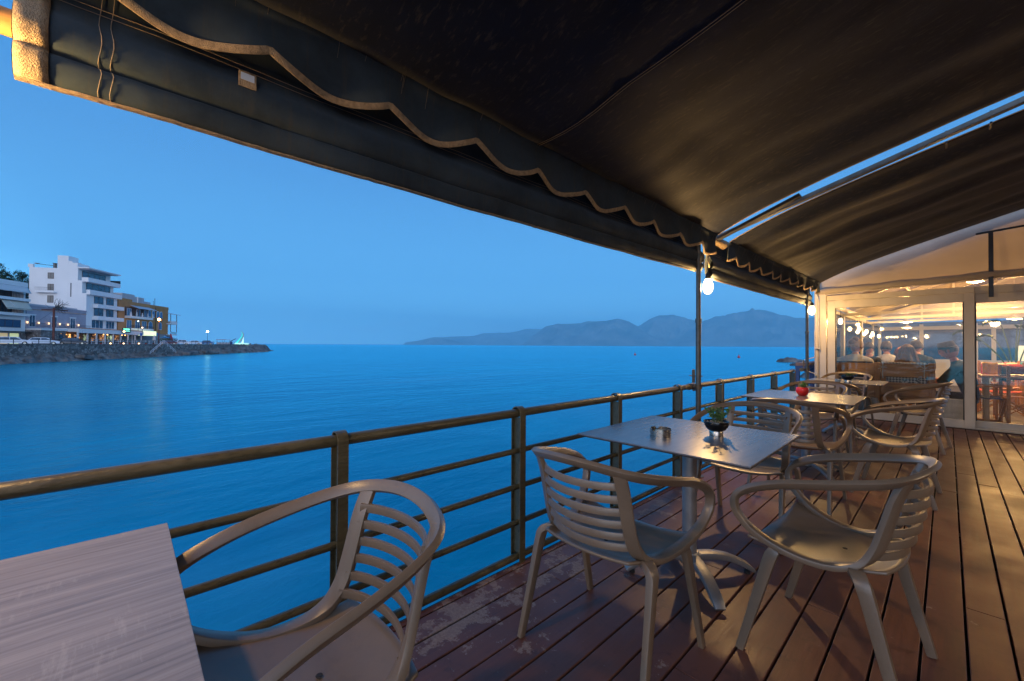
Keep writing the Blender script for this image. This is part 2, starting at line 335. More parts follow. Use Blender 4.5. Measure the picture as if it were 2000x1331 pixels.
# ================================================================== CHAIRS
CH=mat('chair_resin',(.200,.145,.096),.34,var=.045,scale=5,bump=.05,bscale=380,spec=.75,rvar=.09,dirt=.26)
def make_chair():
    root=empty('armchair')
    half=[(.191,-.240,.800,.046,.018,.89,.45,0),(.190,-.212,.73,.047,.021,.89,.45,0),(.192,-.184,.62,.047,.022,.87,.48,0),(.196,-.158,.535,.047,.022,.88,.47,0),(.205,-.115,.476,.048,.023,.95,.25,0),
      (.222,-.040,.446,.048,.022,1,.05,-.05),(.242,.05,.446,.046,.021,1,0,0),(.266,.135,.470,.042,.022,1,0,.05),(.289,.205,.510,.038,.023,1,0,.05),(.305,.252,.562,.036,.024,1,0,.05),
      (.312,.268,.606,.035,.024,1,0,.08),(.313,.255,.650,.037,.022,.8,0,.4),(.312,.20,.690,.037,.021,.70,0,.65),(.309,.10,.728,.037,.020,.64,0,.77),(.304,-.01,.754,.037,.019,.62,-.05,.79),
      (.288,-.11,.776,.037,.019,.56,-.22,.79),(.255,-.192,.794,.037,.019,.42,-.42,.80),(.195,-.245,.809,.037,.019,.27,-.54,.80),(.10,-.276,.822,.037,.019,.12,-.60,.79),(0,-.286,.826,.037,.019,0,-.62,.79)]
    full=half+[(-p[0],)+p[1:5]+(-p[5],)+p[6:] for p in half[-2::-1]]
    S=spline(full,4); WW=[]
    for i,p in enumerate(S):
        T=0; WW.append(Vector(p[5:8]))
    MB().sweep([p[:3] for p in S],WW,[(p[3],p[4]) for p in S]).build('arm_frame',CH,root,True,30)
    # back slats
    sl=MB()
    for z in (.752,.704,.656,.608,.560,.514):
        yu={.752:-.211,.704:-.203,.656:-.194,.608:-.183,.560:-.168,.514:-.148}[z]
        P=[]; 
        for i in range(17):
            a=-1+2*i/16; P.append((a*.185, yu-.066*(1-a*a)**.8 if abs(a)<1 else yu, z-.004*(1-a*a)))
        sl.sweep(P,[(0,.12,1)]*17,[(.0265,.0105)]*17,cham=.1)
    sl.build('back_slats',CH,root,True,30)
    # seat shell
    def seat(u,v):
        y=-.190+.418*v
        hw=.186+.02*min(1,v/.25)+.088*max(0,(v-.2))**1.1
        hw=min(hw+.014,.286)
        a=(u*2-1)
        zs=.474-.026*math.sin(min(1,v/.45)*math.pi/2) if v<.45 else .448+.036*((v-.45)/.55)**1.7
        zc=.470-.040*math.sin(min(1,v/.3)*math.pi/2)+.018*max(0,(v-.55)/.45)**1.2-.012*max(0,(v-.92)/.08)
        z=zc+(zs-zc)*abs(a)**2.6
        y2=y+.018*(1-a*a)*(v**3) -.026*(1-a*a)*((1-v)**3)
        return (a*hw,y2,z)
    st=MB().grid(seat,26,22).build('seat',CH,root,True,60,solid=.012)
    st.modifiers.new('b','BEVEL').width=.003
    def leg(sx,rear):
        if rear: P=[(.200,-.094,.446,.032,.020),(.232,-.112,.454,.045,.028),(.259,-.134,.435,.046,.030),(.266,-.150,.390,.044,.028),(.272,-.185,.25,.039,.025),(.283,-.250,0,.031,.021)]
        else: P=[(.256,.128,.448,.032,.020),(.262,.150,.42,.045,.025),(.269,.19,.27,.039,.024),(.282,.260,0,.030,.021)]
        P=[(sx*p[0],)+p[1:] for p in P]
        if rear: S=spline(P,4); Ws=[(0,1,0)]*len(S)
        else: S=spline(P,3); Ws=[(0,1,0)]*len(S)
        return MB().sweep([p[:3] for p in S],Ws,[(p[3],p[4]) for p in S]).build('leg',CH,root,True,30)
    for sx in (1,-1):
        for rr in (0,1): leg(sx,rr)
    d=MB().lathe([(.0,.0012),(.0075,.0012),(.0085,0)],12,(0,-.03,.4405)).build('drain_plug',mat('dark_rubber',(.02,.018,.016),.6),root)
    return root
proto=make_chair()
CHAIRS=[(-1.070,.329,180.0,'taupe slatted armchair tucked into the pale wood table at the corner','1'),
 (-.992,1.515,.8,'taupe armchair with its back to us, left of the ashtray table','2'),
 (-.320,2.145,85.3,'taupe slatted armchair on the deck side of the table with the ashtray','3'),
 (-.973,3.189,177.4,'taupe slatted armchair beyond the ashtray table, beside the first awning pole','4'),
 (-.883,4.114,-2.8,'taupe armchair with its back to us at the near edge of the red pot table','5'),
 (-.311,4.873,88,'taupe slatted armchair at the deck side of the table with the red pot','6'),
 (-1.100,5.900,174,'taupe slatted armchair beyond the table with the red pot, its back to the farthest table','7'),
 (-1.080,6.545,1,'taupe slatted armchair facing away at the near side of the farthest table','8'),
 (-.255,7.32,84,'taupe slatted armchair on the deck side of the farthest table, nearest the glass door','9'),
 (-1.140,8.60,173,'taupe slatted armchair between the farthest table and the glass door','10')]
for i,(cx,cyy,a,lb,_) in enumerate(CHAIRS):
    o=proto if i==0 else copy_tree(proto)
    o.location=(cx,cyy,0); o.rotation_euler=(0,0,R(a)); tag(o,lb,'armchair','slatted armchairs at the terrace tables')

# ================================================================== TABLES
TT=woodmat('table_laminate_grey',(.120,.122,.135),(.19,.19,.205),rough=.24,axis=1,scale=3,ratio=7,bump=.0,spec=.8)
TW=woodmat('table_laminate_oak',(.205,.175,.160),(.46,.40,.37),rough=.36,axis=1,scale=2.2,ratio=24,bump=.07,scratch=True)
TE=mat('laminate_core',(.025,.02,.018),.5)
AL=mat('brushed_aluminium',(.30,.30,.30),.46,metal=.6,var=.07,scale=9,bump=.06,bscale=200)
RUB=MATS['dark_rubber']
def make_table(top,sx,sy,dx=0,dy=0):
    root=empty('bistro_table')
    m=MB(); m.box(-sx/2+dx,-sy/2+dy,.7475,sx/2+dx,sy/2+dy,.755); t_=m.build('tabletop',top,root,bevel=.0015)
    e=MB(); e.box(-sx/2+dx+.001,-sy/2+dy+.001,.7425,sx/2+dx-.001,sy/2+dy-.001,.7474).build('core_edge',TE,t_)
    c=MB(); c.tube([(0,0,.08),(0,0,.73)],.038,24); c.build('column',AL,root,True)
    b=MB(); b.box(-.16,-.02,.728,.16,.02,.742); b.box(-.02,-.16,.7285,.02,.16,.7415); b.build('top_bracket',AL,root)
    f=MB()
    f.lathe([(.0,.125),(.045,.125),(.058,.108),(.062,.075),(.05,.06),(0,.06)],24)
    for a in (45,135,225,315):
        ca,sa=math.cos(R(a)),math.sin(R(a))
        P=[(.03,.098,.062,.034),(.12,.102,.060,.032),(.20,.092,.058,.03),(.27,.068,.056,.028),(.32,.042,.054,.026),(.352,.018,.048,.014)]
        S=spline([(p[0]*ca,p[0]*sa,p[1],p[2],p[3]) for p in P],4)
        f.sweep([p[:3] for p in S],[(-sa,ca,0)]*len(S),[(p[3],p[4]) for p in S])
    f.build('cross_base',AL,root,True,40)
    for a in (45,135,225,315): MB().lathe([(0,0),(.015,0),(.015,.016),(0,.016)],12,(.318*math.cos(R(a)),.318*math.sin(R(a)),0)).build('foot_glide',RUB,root)
    return root
t1=make_table(TT,.895,.90,-.03,.055)
def place_table(o,x,y,rz,lb): o.location=(x,y,0); o.rotation_euler=(0,0,R(rz)); tag(o,lb,'table','square bistro tables along the railing')
place_table(t1,-.992,2.302,.8,'square grey bistro table carrying the steel ashtray and a black bowl plant')
t2=copy_tree(t1); place_table(t2,-.985,5.015,.5,'square grey bistro table carrying the red pot')
t3=copy_tree(t1); place_table(t3,-1.01,7.70,.5,'farthest square bistro table, carrying a small black bowl, near the glass door')
t0=make_table(TW,.80,.90,0,0); place_table(t0,-1.165+.055,-.357,0,'pale wood grained bistro table at the lower corner of the terrace')

# ashtray
ST=mat('polished_steel',(.50,.47,.42),.26,metal=1.0,var=.05,scale=30)
a=MB(); n=48; r0=.047; vs=[];H=.036
prof=[(.0,.003),(.044,.003),(.0452,.004),(.0452,H),(.0470,H),(.0470,0),(.0,0)]
for r_,z_ in prof:
    for j in range(n):
        q=2*math.pi*j/n; zz=z_
        if z_==H:
            for g0 in (.3,.3+2.094,.3+4.188):
                dd=abs((q-g0+math.pi)%(2*math.pi)-math.pi)
                if dd<.20: zz=H-.011*math.sqrt(max(0,1-(dd/.20)**2))
        vs.append((r_*math.cos(q),r_*math.sin(q),zz))
a.add(vs,[(i*n+j,i*n+(j+1)%n,(i+1)*n+(j+1)%n,(i+1)*n+j) for i in range(len(prof)-1) for j in range(n)])
ash=a.build('ashtray',ST,None,True,50); ash.scale=(1.18,1.18,1.18); ash.location=(-1.113,2.203,.7552); tag(ash,'round polished steel ashtray with notched rim on the nearest grey table','ashtray')

# succulents
GR=mat('succulent_leaf',(.045,.13,.03),.42,var=.3,scale=40,spec=.5,col2=(.11,.25,.05))
SOIL=mat('pebble_mulch',(.16,.11,.075),.8,var=.3,scale=60,col2=(.42,.36,.3),bump=.5)
def plant(parent,c,R_,H_,n,seed,leafn=7,ls=.016):
    r=random.Random(seed); s=MB(); l=MB()
    for i in range(n):
        a=r.uniform(0,6.28); rad=r.uniform(0,R_*.45); bx=c[0]+rad*math.cos(a); by=c[1]+rad*math.sin(a)
        tx=c[0]+(rad+R_*r.uniform(.2,.75))*math.cos(a+r.uniform(-.3,.3)); ty=c[1]+(rad+R_*r.uniform(.2,.75))*math.sin(a+r.uniform(-.3,.3)); tz=c[2]+H_*r.uniform(.55,1)
        mid=((bx+tx)/2*.6+bx*.4,(by+ty)/2*.6+by*.4,c[2]+(tz-c[2])*.55)
        s.tube([(bx,by,c[2]-.01),mid,(tx,ty,tz)],[.0022,.0018,.0012],5)
        for k in range(leafn):
            u=.35+.65*k/(leafn-1); p=Vector((bx,by,c[2])).lerp(Vector((tx,ty,tz)),u); qa=r.uniform(0,6.28); el=r.uniform(.1,1.1)
            d=Vector((math.cos(qa)*math.cos(el),math.sin(qa)*math.cos(el),math.sin(el))); sd=d.cross(Vector((0,0,1))).normalized(); up=sd.cross(d)
            L_=ls*r.uniform(.7,1.25); W_=L_*.42; th=L_*.12
            pts=[p,p+d*L_*.4+sd*W_*.8-up*th*.2,p+d*L_*.8+sd*W_+up*th,p+d*L_*1.12+up*th*1.6,p+d*L_*.8-sd*W_+up*th,p+d*L_*.4-sd*W_*.8-up*th*.2,p+d*L_*.6-up*th,p+d*L_*.6+up*th*1.6]
            l.add(pts,[(0,1,7),(1,2,7),(2,3,7),(3,4,7),(4,5,7),(5,0,7),(1,0,6),(2,1,6),(3,2,6),(4,3,6),(5,4,6),(0,5,6)])
    s.build('stems',mat('stem_green',(.10,.14,.05),.6),parent); l.build('leaves',GR,parent,True,60)
BK=mat('black_glaze',(.006,.006,.007),.12,var=.02,spec=.6,rvar=.03); RD=mat('red_glaze',(.50,.008,.010),.10,var=.04,spec=.6,coat=.5,rvar=.03)
def bowl_plant(name,loc,label,s=1.0,red=False,seed=1,n=14,hh=.085,rr=.075):
    root=empty(name,loc,0,label,'potted plant')
    if red:
        MB().lathe([(0,0),(.030,0),(.036,.004),(.052,.028),(.058,.055),(.054,.078),(.049,.086),(.045,.084),(.046,.07),(0,.07)],32).build('pot',RD,root,True,60)
        MB().lathe([(0,.078),(.046,.076)],16).build('soil',SOIL,root); plant(root,(0,0,.078),.042,.05,11,seed,6,.017)
    else:
        MB().lathe([(0,.026*s),(.03*s,.026*s),(.046*s,.034*s),(.060*s,.052*s),(.067*s,.077*s),(.065*s,.082*s),(.062*s,.078*s),(.055*s,.06*s),(0,.06*s)],36).build('bowl',BK,root,True,60)
        MB().lathe([(0,0),(.036*s,0),(.036*s,.024*s),(.034*s,.0275*s),(0,.0275*s)],28).build('steel_foot',ST,root,True,50)
        m=MB().lathe([(0,.075*s),(.030*s,.073*s),(.0615*s,.068*s)],18); r=random.Random(seed+5)
        for i in range(30):
            a=r.uniform(0,6.28);q=r.uniform(.0,.052)*s; m.ball((q*math.cos(a),q*math.sin(a),.076*s),(.006*s,.005*s,.004*s),6,0,4)
        m.build('pebbles',SOIL,root,True,50)
        plant(root,(0,0,.076*s),rr*s,hh*s,n,seed)
    return root
bowl_plant('potted_succulent',(-.900,2.441,.7552),'succulent in a round black bowl on a steel foot, on the nearest grey table',1.0,False,2,15,.085,.08)
bowl_plant('potted_succulent',(-1.033,5.101,.7552),'small succulent in a glossy red pot on the second grey table',1.0,True,4)
bowl_plant('potted_succulent',(-.982,7.532,.7552),'low succulent in a small black bowl on the farthest bistro table',1.15,False,6,10,.035,.06)
b=MB(); b.lathe([(0,0),(.03,0),(.034,.01),(.034,.034),(.031,.038),(.028,.034),(0,.03)],18)
o=b.build('glass_dish',mat('blue_grey_glass',(.25,.34,.42),.15,spec=.6),None,True,50); o.location=(-1.10,7.55,.7552); tag(o,'small blue grey dish beside the black bowl on the farthest bistro table','dish')

# ================================================================== AWNINGS
def canvas(name,col,rough=.62):
    m,t,b=principled(name); L=t.links
    tcn=t.nodes.new('ShaderNodeTexCoord')
    def nzz(sc,st,det=5,ro=.6):
        mp=t.nodes.new('ShaderNodeMapping'); mp.inputs['Scale'].default_value=st; L.new(tcn.outputs['Object'],mp.inputs[0])
        n=t.nodes.new('ShaderNodeTexNoise'); n.inputs['Scale'].default_value=sc; n.inputs['Detail'].default_value=det; n.inputs['Roughness'].default_value=ro; L.new(mp.outputs[0],n.inputs['Vector']); return n.outputs['Fac']
    r=t.nodes.new('ShaderNodeValToRGB'); r.color_ramp.elements[0].position=.35; r.color_ramp.elements[1].position=.75
    r.color_ramp.elements[0].color=tuple(c*.75 for c in col)+(1,); r.color_ramp.elements[1].color=tuple(c*1.5 for c in col)+(1,)
    L.new(nzz(2.5,(1,1,1),8,.7),r.inputs[0])
    q=t.nodes.new('ShaderNodeMapRange'); q.inputs['From Min'].default_value=.54; q.inputs['From Max'].default_value=.74; q.inputs['To Max'].default_value=.6; L.new(nzz(5,(3,9,.5),7,.68),q.inputs['Value'])
    mm=t.nodes.new('ShaderNodeMix'); mm.data_type='RGBA'; L.new(q.outputs[0],mm.inputs[0]); L.new(r.outputs[0],mm.inputs[6]); mm.inputs[7].default_value=(.085,.075,.06,1)
    L.new(mm.outputs[2],b.inputs['Base Color']); b.inputs['Roughness'].default_value=rough; b.inputs['Specular IOR Level'].default_value=.14; b.inputs['Sheen Weight'].default_value=.06; b.inputs['Sheen Roughness'].default_value=.5
    bp=t.nodes.new('ShaderNodeBump'); bp.inputs['Strength'].default_value=.25; bp.inputs['Distance'].default_value=.002; L.new(nzz(500,(1,1,1),2),bp.inputs['Height']); L.new(bp.outputs[0],b.inputs['Normal'])
    MATS[name]=m; return m
CV=canvas('dark_canvas',(.0045,.0085,.0240),.74); CVV=canvas('valance_canvas',(.042,.060,.075),.8)
TR=mat('tan_webbing',(.34,.25,.15),.75,var=.15,scale=60,bump=.5,bscale=300)
THR=mat('thread',(.30,.24,.17),.8)
GALV=mat('galvanised_tube',(.125,.122,.110),.42,metal=.35,var=.12,scale=12,dirt=.5,bump=.08)
FX=-1.60
def smooth(a,b,x): t=min(1,max(0,(x-a)/(b-a))); return t*t*(3-2*t)
def aw1(x,y):
    s=.20+.13*smooth(1.9,4.35,y)+.04*smooth(1.2,-.2,y); d=x-FX
    z=2.415-.007*(y-.3)*1.0+s*d*(1-smooth(1.9,4.35,y))+smooth(1.9,4.35,y)*(.24*d+.13*(1-math.exp(-d/.5)))
    z-=.035*math.sin(min(1,max(0,d/.55))*math.pi)*smooth(4.4,2.5,y)           # sag behind the front bar
    e=smooth(0,.7,4.35-y)
    z+=e*(.022*math.sin(y*3.1+x*.9+.8*math.sin(x*1.7))*min(1,d/.6)+.014*math.sin(y*7.3-x*1.4)*min(1,d)*smooth(1.5,3.5,y))
    z+=.004*nz(x*2.2,y*5)+e*(.006*nz(x*2.2,y*5)+.05*nz(x*.8+3,y*1.1)*min(1,d/.5))
    return z
def aw2(x,y):
    d=x-FX
    z=2.378+.059*smooth(4.7,9.3,y)+(.24+.05*smooth(5,9,y))*d+.13*(1-math.exp(-d/.5))
    e=smooth(0,.5,min(y-4.7,9.3-y))
    z+=e*(.020*math.sin(y*4.4-x*.7)*min(1,d/.5)+.012*math.sin(y*9.5+x)*min(1,d/.4)+.012*nz(x*2,y*5,4)-.02*min(1,d/.4))
    return z
def awning(name,fn,y0,y1,label,x1=3.25,cols=None,seams=()):
    root=empty(name,(0,0,0),0,label,'awning')
    MB().grid(lambda u,v:(FX+(x1-FX)*u,y0+(y1-y0)*v,fn(FX+(x1-FX)*u,y0+(y1-y0)*v)),70,90).build('canopy',CV,root,True,80,solid=.0016)
    for ys in seams:
        P=[(FX+(x1-FX)*i/50,ys+.012*math.sin(i*.3),fn(FX+(x1-FX)*i/50,ys)-.0025) for i in range(51)]
        MB().sweep(P,[(0,1,0)]*51,[(.022,.0025)]*51).build('seam',CV,root,True)
        for dy in (-.008,.008): MB().tube([(p[0],p[1]+dy,p[2]-.0025) for p in P],.0009,4).build('stitching',THR,root)
    for ys in (y0,y1):
        P=[(FX+(x1-FX)*i/50,ys,fn(FX+(x1-FX)*i/50,ys)-.001) for i in range(51)]
        MB().sweep(P,[(0,1,0)]*51,[(.014,.005)]*51).build('edge_binding',TR,root,True)
    # scalloped valance
    period=.45; per=lambda y:(y-.349)/period
    amp=.060; dep=.150
    nv=int((y1-y0)/.0125)
    def low(y):
        f=per(y)-math.floor(per(y)); return math.sin(math.pi*f)**.8*amp
    def vf(u,v):
        y=y0+(y1-y0)*u; zt=fn(FX,y)+.004; L_=dep+low(y); wv=.010*math.sin(y*5.2+.6)+.018*math.sin(per(y)*2*math.pi)*0+.008*nz(y*3,7)
        curl=0
        return (FX+.012-.024*min(1,v*6)+(wv*v)+.02*v*v*math.cos(2*math.pi*per(y)),y,zt-L_*v)
    va=MB().grid(vf,nv,8).build('valance',CVV,root,True,80,solid=.0018)
    P=[vf(i/nv,1.0) for i in range(nv+1)]; 
    MB().sweep(P,[(0.35,0,1)]*len(P),[(.025,.006)]*len(P)).build('valance_trim',TR,va,True)
    r=random.Random(len(name)+int(y1)); MBx=MB()
    for i in range(int((y1-y0)*16)):
        y=r.uniform(y0+.05,y1-.05); u=(y-y0)/(y1-y0); L0=r.uniform(.01,.09)
        if r.random()<.5:
            a_=vf(u,0.01);b_=vf(u,min(.9,L0*5)); MBx.tube([(a_[0]+.003,a_[1],a_[2]),(b_[0]+.003,b_[1],b_[2])],.0006,3)
    MBx.build('fray_threads',THR,va)
    # front bar
    MB().tube([(FX-.05,y0+.01,2.375),(FX-.05,y1-.01,2.375)],.026,16).build('front_bar',GALV,root,True)
    return root
awning('retractable_awning',aw1,-.235,4.35,'large dark canvas awning overhead with tan edged scalloped valance, the nearer one',seams=(1.70,))
awning('retractable_awning',aw2,4.70,9.30,'farther dark canvas awning sloping down beside the glass enclosure')
arm=empty('steel_rafter',(0,0,0),0,'grey metal support arm crossing the sky gap between the two awnings','rafter')
MB().obox((-1.655,4.50,2.395),(3.2,4.53,3.79),.055,.04).build('beam',GALV,arm,bevel=.004)
MB().obox((-1.62,4.42,2.36),(-.9,4.40,2.62),.07,.03).build('bracket_plate',mat('dark_steel',(.05,.055,.065),.45,metal=.5),arm,bevel=.003)
cl=MB()
for xx in (.0,.22,.5): 
    zz=2.375+(xx+1.655)*(1.395/4.855); cl.box(xx-.006,4.49,zz-.05,xx+.006,4.61,zz-.035); cl.box(xx-.006,4.49,zz+.03,xx+.006,4.61,zz+.045)
cl.build('clips',MATS['dark_steel'],arm)
rb=MB(); rb.tube([(-1.655,4.30,2.375),(-1.655,4.76,2.38)],.0225,14); 
rb=rb.build('roller_tube',ST,arm,True)
wr=MB(); P=[]
wr.tube([(-1.655,4.37+.02*i,2.35) for i in range(17)],[.043+.007*math.sin(i*2.2)+.003*random.random() for i in range(17)],14); wr.build('wrapped_cloth',TR,arm,True,60)

hw=empty('glow_blocking_wall',(3.30,-1.7,0),0,'unseen cream rendered wall added behind the awnings to block the afterglow','wall')  # unseen wall added to keep the afterglow off the deck
MB().box(0,0,-.2,.25,11.1,4.1).build('wall',mat('cream_wall',(.50,.42,.31),.8,var=.06,scale=.8,dirt=.2),hw)
for yy in (1.6,4.4,7.2): MB().box(-.03,yy,.9,0,yy+1.3,2.2).build('window',mat('dark_room_pane',(.02,.02,.025),.1),hw)
MB().box(-.08,0,3.72,0,11.1,3.86).build('awning_rail',GALV,hw)
# rolled side curtains
CUX=-1.715
def curtain(y0,y1,label,binding):
    root=empty('rolled_side_curtain',(CUX,0,0),0,label,'rolled curtain')
    prof=[(.022,2.40),(.020,2.30),(.018,2.22),(.024,2.185),(.048,2.150),(.058,2.110),(.052,2.075),(.030,2.055),(.042,2.045),(.046,2.02),(.036,1.985),(.018,1.968),(-.010,1.974),(-.028,2.0),(-.034,2.06),(-.034,2.13),(-.020,2.2),(-.004,2.3),(.006,2.40)]
    npx=len(prof)-1
    def cf(u,v):
        y=y0+(y1-y0)*u; k=min(npx-1,int(v*npx)); f=v*npx-k; a=prof[k]; b=prof[min(k+1,npx)]
        px=a[0]+(b[0]-a[0])*f; pz=a[1]+(b[1]-a[1])*f
        dz=(.035*(y-y0)/(y1-y0)-.012*math.sin(math.pi*(y-y0)/(y1-y0)))*smooth(2.4,2.1,pz)
        return (px+.005*nz(y*4,pz*9)+.004*math.sin(y*7+pz*20)+.0025*nz(y*30,pz*12),y,pz+dz+.005*nz(y*2.2,3)+.002*nz(y*25,1))
    MB().grid(cf,int((y1-y0)*34),npx*2).build('canvas_roll',CVV,root,True,60)
    # frayed lower hem
    P=[cf(i/150,11/npx) for i in range(151)]
    MB().sweep([(p[0],p[1],p[2]-.002) for p in P],[(1,0,.3)]*151,[(.016,.005)]*151).build('hem',TR,root,True)
    fr=MB(); r=random.Random(int(y0*10)+3)
    for i in range(int((y1-y0)*220)):
        p=cf(r.random(),11/npx); d=r.uniform(.003,.012); fr.tube([(p[0],p[1],p[2]-.002),(p[0]+r.uniform(-.004,.004),p[1]+r.uniform(-.005,.005),p[2]-d)],.0004,3)
    fr.build('frayed_threads',THR,root)
    # end binding
    if binding:
        yb=(y1-y0); 
        bm_=MB().grid(lambda u,v:(lambda p:(p[0]+.004,p[1]-.0 if u>0 else p[1],p[2]))(cf(u*.062/(y1-y0),v*.72)),3,npx*2).build('tan_end_binding',TR,root,True,60,solid=.004)
        MB().grid(lambda u,v:(lambda p:(p[0]*u,y0-.002,p[2]))(cf(0,v*.6)),1,npx).build('end_flap',TR,root)
        for yy in (y0+.16,y0+.185): 
            S=[cf((yy-y0)/(y1-y0),v/20*.66) for v in range(21)]
            MB().tube([(p[0]+.003,p[1]+.004*math.sin(i),p[2]) for i,p in enumerate(S)],.0010,5).build('tie_cord',THR,root)
    for zz in (2.235,2.218):
        S=[(lambda p:(p[0]+.004,p[1],zz+.006*nz(p[1]*2.0,zz*9)))(cf(i/80,2.0/npx)) for i in range(81)]
        MB().tube(S,.0012,4).build('cord_line',THR,root)
    return root
c1=curtain(-.222,4.19,'dark rolled canvas side curtain hanging under the nearer awning, tan bound end',True)
win=MB(); win.box(-.012,.272,2.155,.052,.325,2.195)
MB().box(.0575,.278,2.168,.0605,.318,2.192).build('pale_sky_patch',mat('pale_sky_vinyl',(.62,.72,.85),.08,spec=.8,var=.02,rvar=.02),c1)  # opaque pale patch, coloured as bright sky seen through a hole
MB().box(.0565,.272,2.145,.0595,.324,2.197).build('patch_frame',TR,c1)
c2=curtain(4.42,8.95,'shorter looking rolled canvas side curtain under the farther awning',False)
wp=MB().tube([(-1.70,-1.9,2.125),(-1.70,-1.2,2.118),(-1.70,-.6,2.11),(-1.70,-.20,2.105)],[.034,.033,.036,.034],16)
o=wp.build('wooden_pole',woodmat('raw_pole',(.30,.15,.04),(.55,.31,.10),rough=.6,axis=1,scale=4,ratio=8),None,True); tag(o,'round yellow wooden pole sticking out of the curtain end at the top corner','wooden pole')

# awning poles
def pole(y,label):
    root=empty('awning_pole',(-1.662,y,0),0,label,'pole','scaffold poles holding the awnings at the railing')
    MB().tube([(0,0,.0),(0,0,1.52)],.0245,16).build('lower_tube',GALV,root,True)
    MB().tube([(0,0,1.50),(0,0,2.33)],.0215,16).build('upper_tube',GALV,root,True)
    MB().lathe([(.0245,1.485),(.029,1.487),(.029,1.525),(.0245,1.528)],16).build('sleeve',GALV,root,True)
    c=MB(); c.tube([(0,0,.845),(0,0,.89)],.033,14); c.tube([(-.09,-.02,.865),(.01,0,.865)],.017,10); c.tube([(-.073,-.055,.862),(-.073,.055,.862)],.032,12); c.tube([(-.02,-.07,.835),(-.02,.0,.835)],.008,8)
    c.box(-.060,-.004,.90,-.044,.030,1.03); c.box(-.085,-.010,.965,.034,.026,.973)
    c.build('rail_clamp',mat('weathered_clamp',(.16,.12,.08),.5,metal=.6,dirt=.6,scale=30),root,True,30)
    MB().lathe([(.0245,0),(.05,0),(.05,.006),(.0245,.008)],16).build('foot_plate',GALV,root)
    return root
pole(4.055,'nearer grey scaffold pole clamped to the railing, first hanging bulb beside its top')
pole(8.55,'farther grey scaffold pole by the corner of the glass enclosure')

# hanging bulbs
def bulbglass(name,col,st):
    m=bpy.data.materials.new(name); m.use_nodes=True; t=m.node_tree; t.nodes.clear(); o=t.nodes.new('ShaderNodeOutputMaterial'); a=t.nodes.new('ShaderNodeAddShader'); e=t.nodes.new('ShaderNodeEmission'); e.inputs[0].default_value=col+(1,); e.inputs[1].default_value=st; tr=t.nodes.new('ShaderNodeBsdfTransparent')
    lw=t.nodes.new('ShaderNodeLayerWeight'); lw.inputs[0].default_value=.35; mr=t.nodes.new('ShaderNodeMapRange'); mr.inputs['To Min'].default_value=st; mr.inputs['To Max'].default_value=st*.28; t.links.new(lw.outputs['Facing'],mr.inputs['Value']); t.links.new(mr.outputs[0],e.inputs[1])
    t.links.new(e.outputs[0],a.inputs[0]); t.links.new(tr.outputs[0],a.inputs[1]); t.links.new(a.outputs[0],o.inputs[0]); return m
BULB=bulbglass('bulb_glow',(1.0,.66,.24),7.0)
SOCK=mat('socket_black',(.02,.02,.02),.5)
def bulb(loc,label,s=1.0,m=BULB,cord=.25,power=46,grp='string of festoon bulbs on the awning edge'):
    root=empty('hanging_bulb',loc,0,label,'light bulb',grp)
    MB().lathe([(0,-.150*s),(.022*s,-.145*s),(.040*s,-.122*s),(.050*s,-.085*s),(.047*s,-.045*s),(.034*s,-.012*s),(.024*s,.008*s),(.0,.010*s)],20).build('bulb_glass',m,root,True,80)
    MB().lathe([(0,.008*s),(.024*s,.008*s),(.026*s,.03*s),(.022*s,.06*s),(.008*s,.068*s),(0,.068*s)],16).build('socket',SOCK,root,True,40)
    MB().tube([(0,0,.06*s),(.004,.003,.06+cord*.5),(0,-.01,.06+cord)],.003,6).build('cord',SOCK,root)
    l=bpy.data.lights.new('bulb_light','POINT'); l.energy=power; l.color=(1.0,.58,.21); l.shadow_soft_size=.035
    lo=bpy.data.objects.new('bulb_light',l); C.objects.link(lo); lo.parent=root; lo.location=(0,0,-.075*s)
    return root
bulb((-1.69,4.36,1.945),'glowing festoon bulb hanging by the first scaffold pole',power=74)
bulb((-1.60,8.60,1.955),'glowing festoon bulb hanging by the second pole near the glass door corner')
bulb((-1.60,-.46,1.97),'glowing festoon bulb past the curtain end behind the near table',power=34)
# unseen lamps added to throw warm fill on the chairs and deck
def fill_lamp(x,y,z,tx,ty,power,label,col=(1.0,.70,.42),ang=130,size=.12):
    root=empty('added_fill_lamp',(x,y,z),0,label,'lamp'); MB().lathe([(.15,-.02),(.145,.03),(.06,.11),(.02,.13),(0,.13)],20).build('lamp_shade',SOCK,root,True,60); MB().lathe([(0,-.045),(.03,-.035),(.04,0),(.03,.04),(0,.05)],14).build('bulb_glass',emit('fill_lamp_glow',(1,.72,.42),12),root,True); MB().tube([(0,0,.12),(0,0,.75)],.005,6).build('cord',SOCK,root)
    l=bpy.data.lights.new('fill_lamp_light','SPOT'); l.energy=power; l.color=col; l.spot_size=R(ang); l.spot_blend=.5; l.shadow_soft_size=size
    lo=bpy.data.objects.new('fill_lamp_light',l); C.objects.link(lo); lo.parent=root; lo.location=(0,0,-.06); d=Vector((tx-x,ty-y,-z)); lo.rotation_euler=d.to_track_quat('-Z','Y').to_euler()
fill_lamp(1.1,-2.3,2.15,-.6,2.2,40,'unseen shaded lamp added behind the viewer as warm fill')
fill_lamp(2.7,3.6,2.45,1.2,3.8,95,'unseen shaded lamp added on the house side to warm the deck boards')
cd=MB(); P=[(-1.665,4.19+.01*math.sin(i),2.30-i*.02) for i in range(14)]
cd.tube(P,.006,6); cd.tube([(-1.66,4.32+.03*math.sin(i*.5),2.31-i*.019) for i in range(14)],.008,6)
tag(cd.build('cable_loops',TR,None,True),'loops of cord hanging by the first bulb','cord')
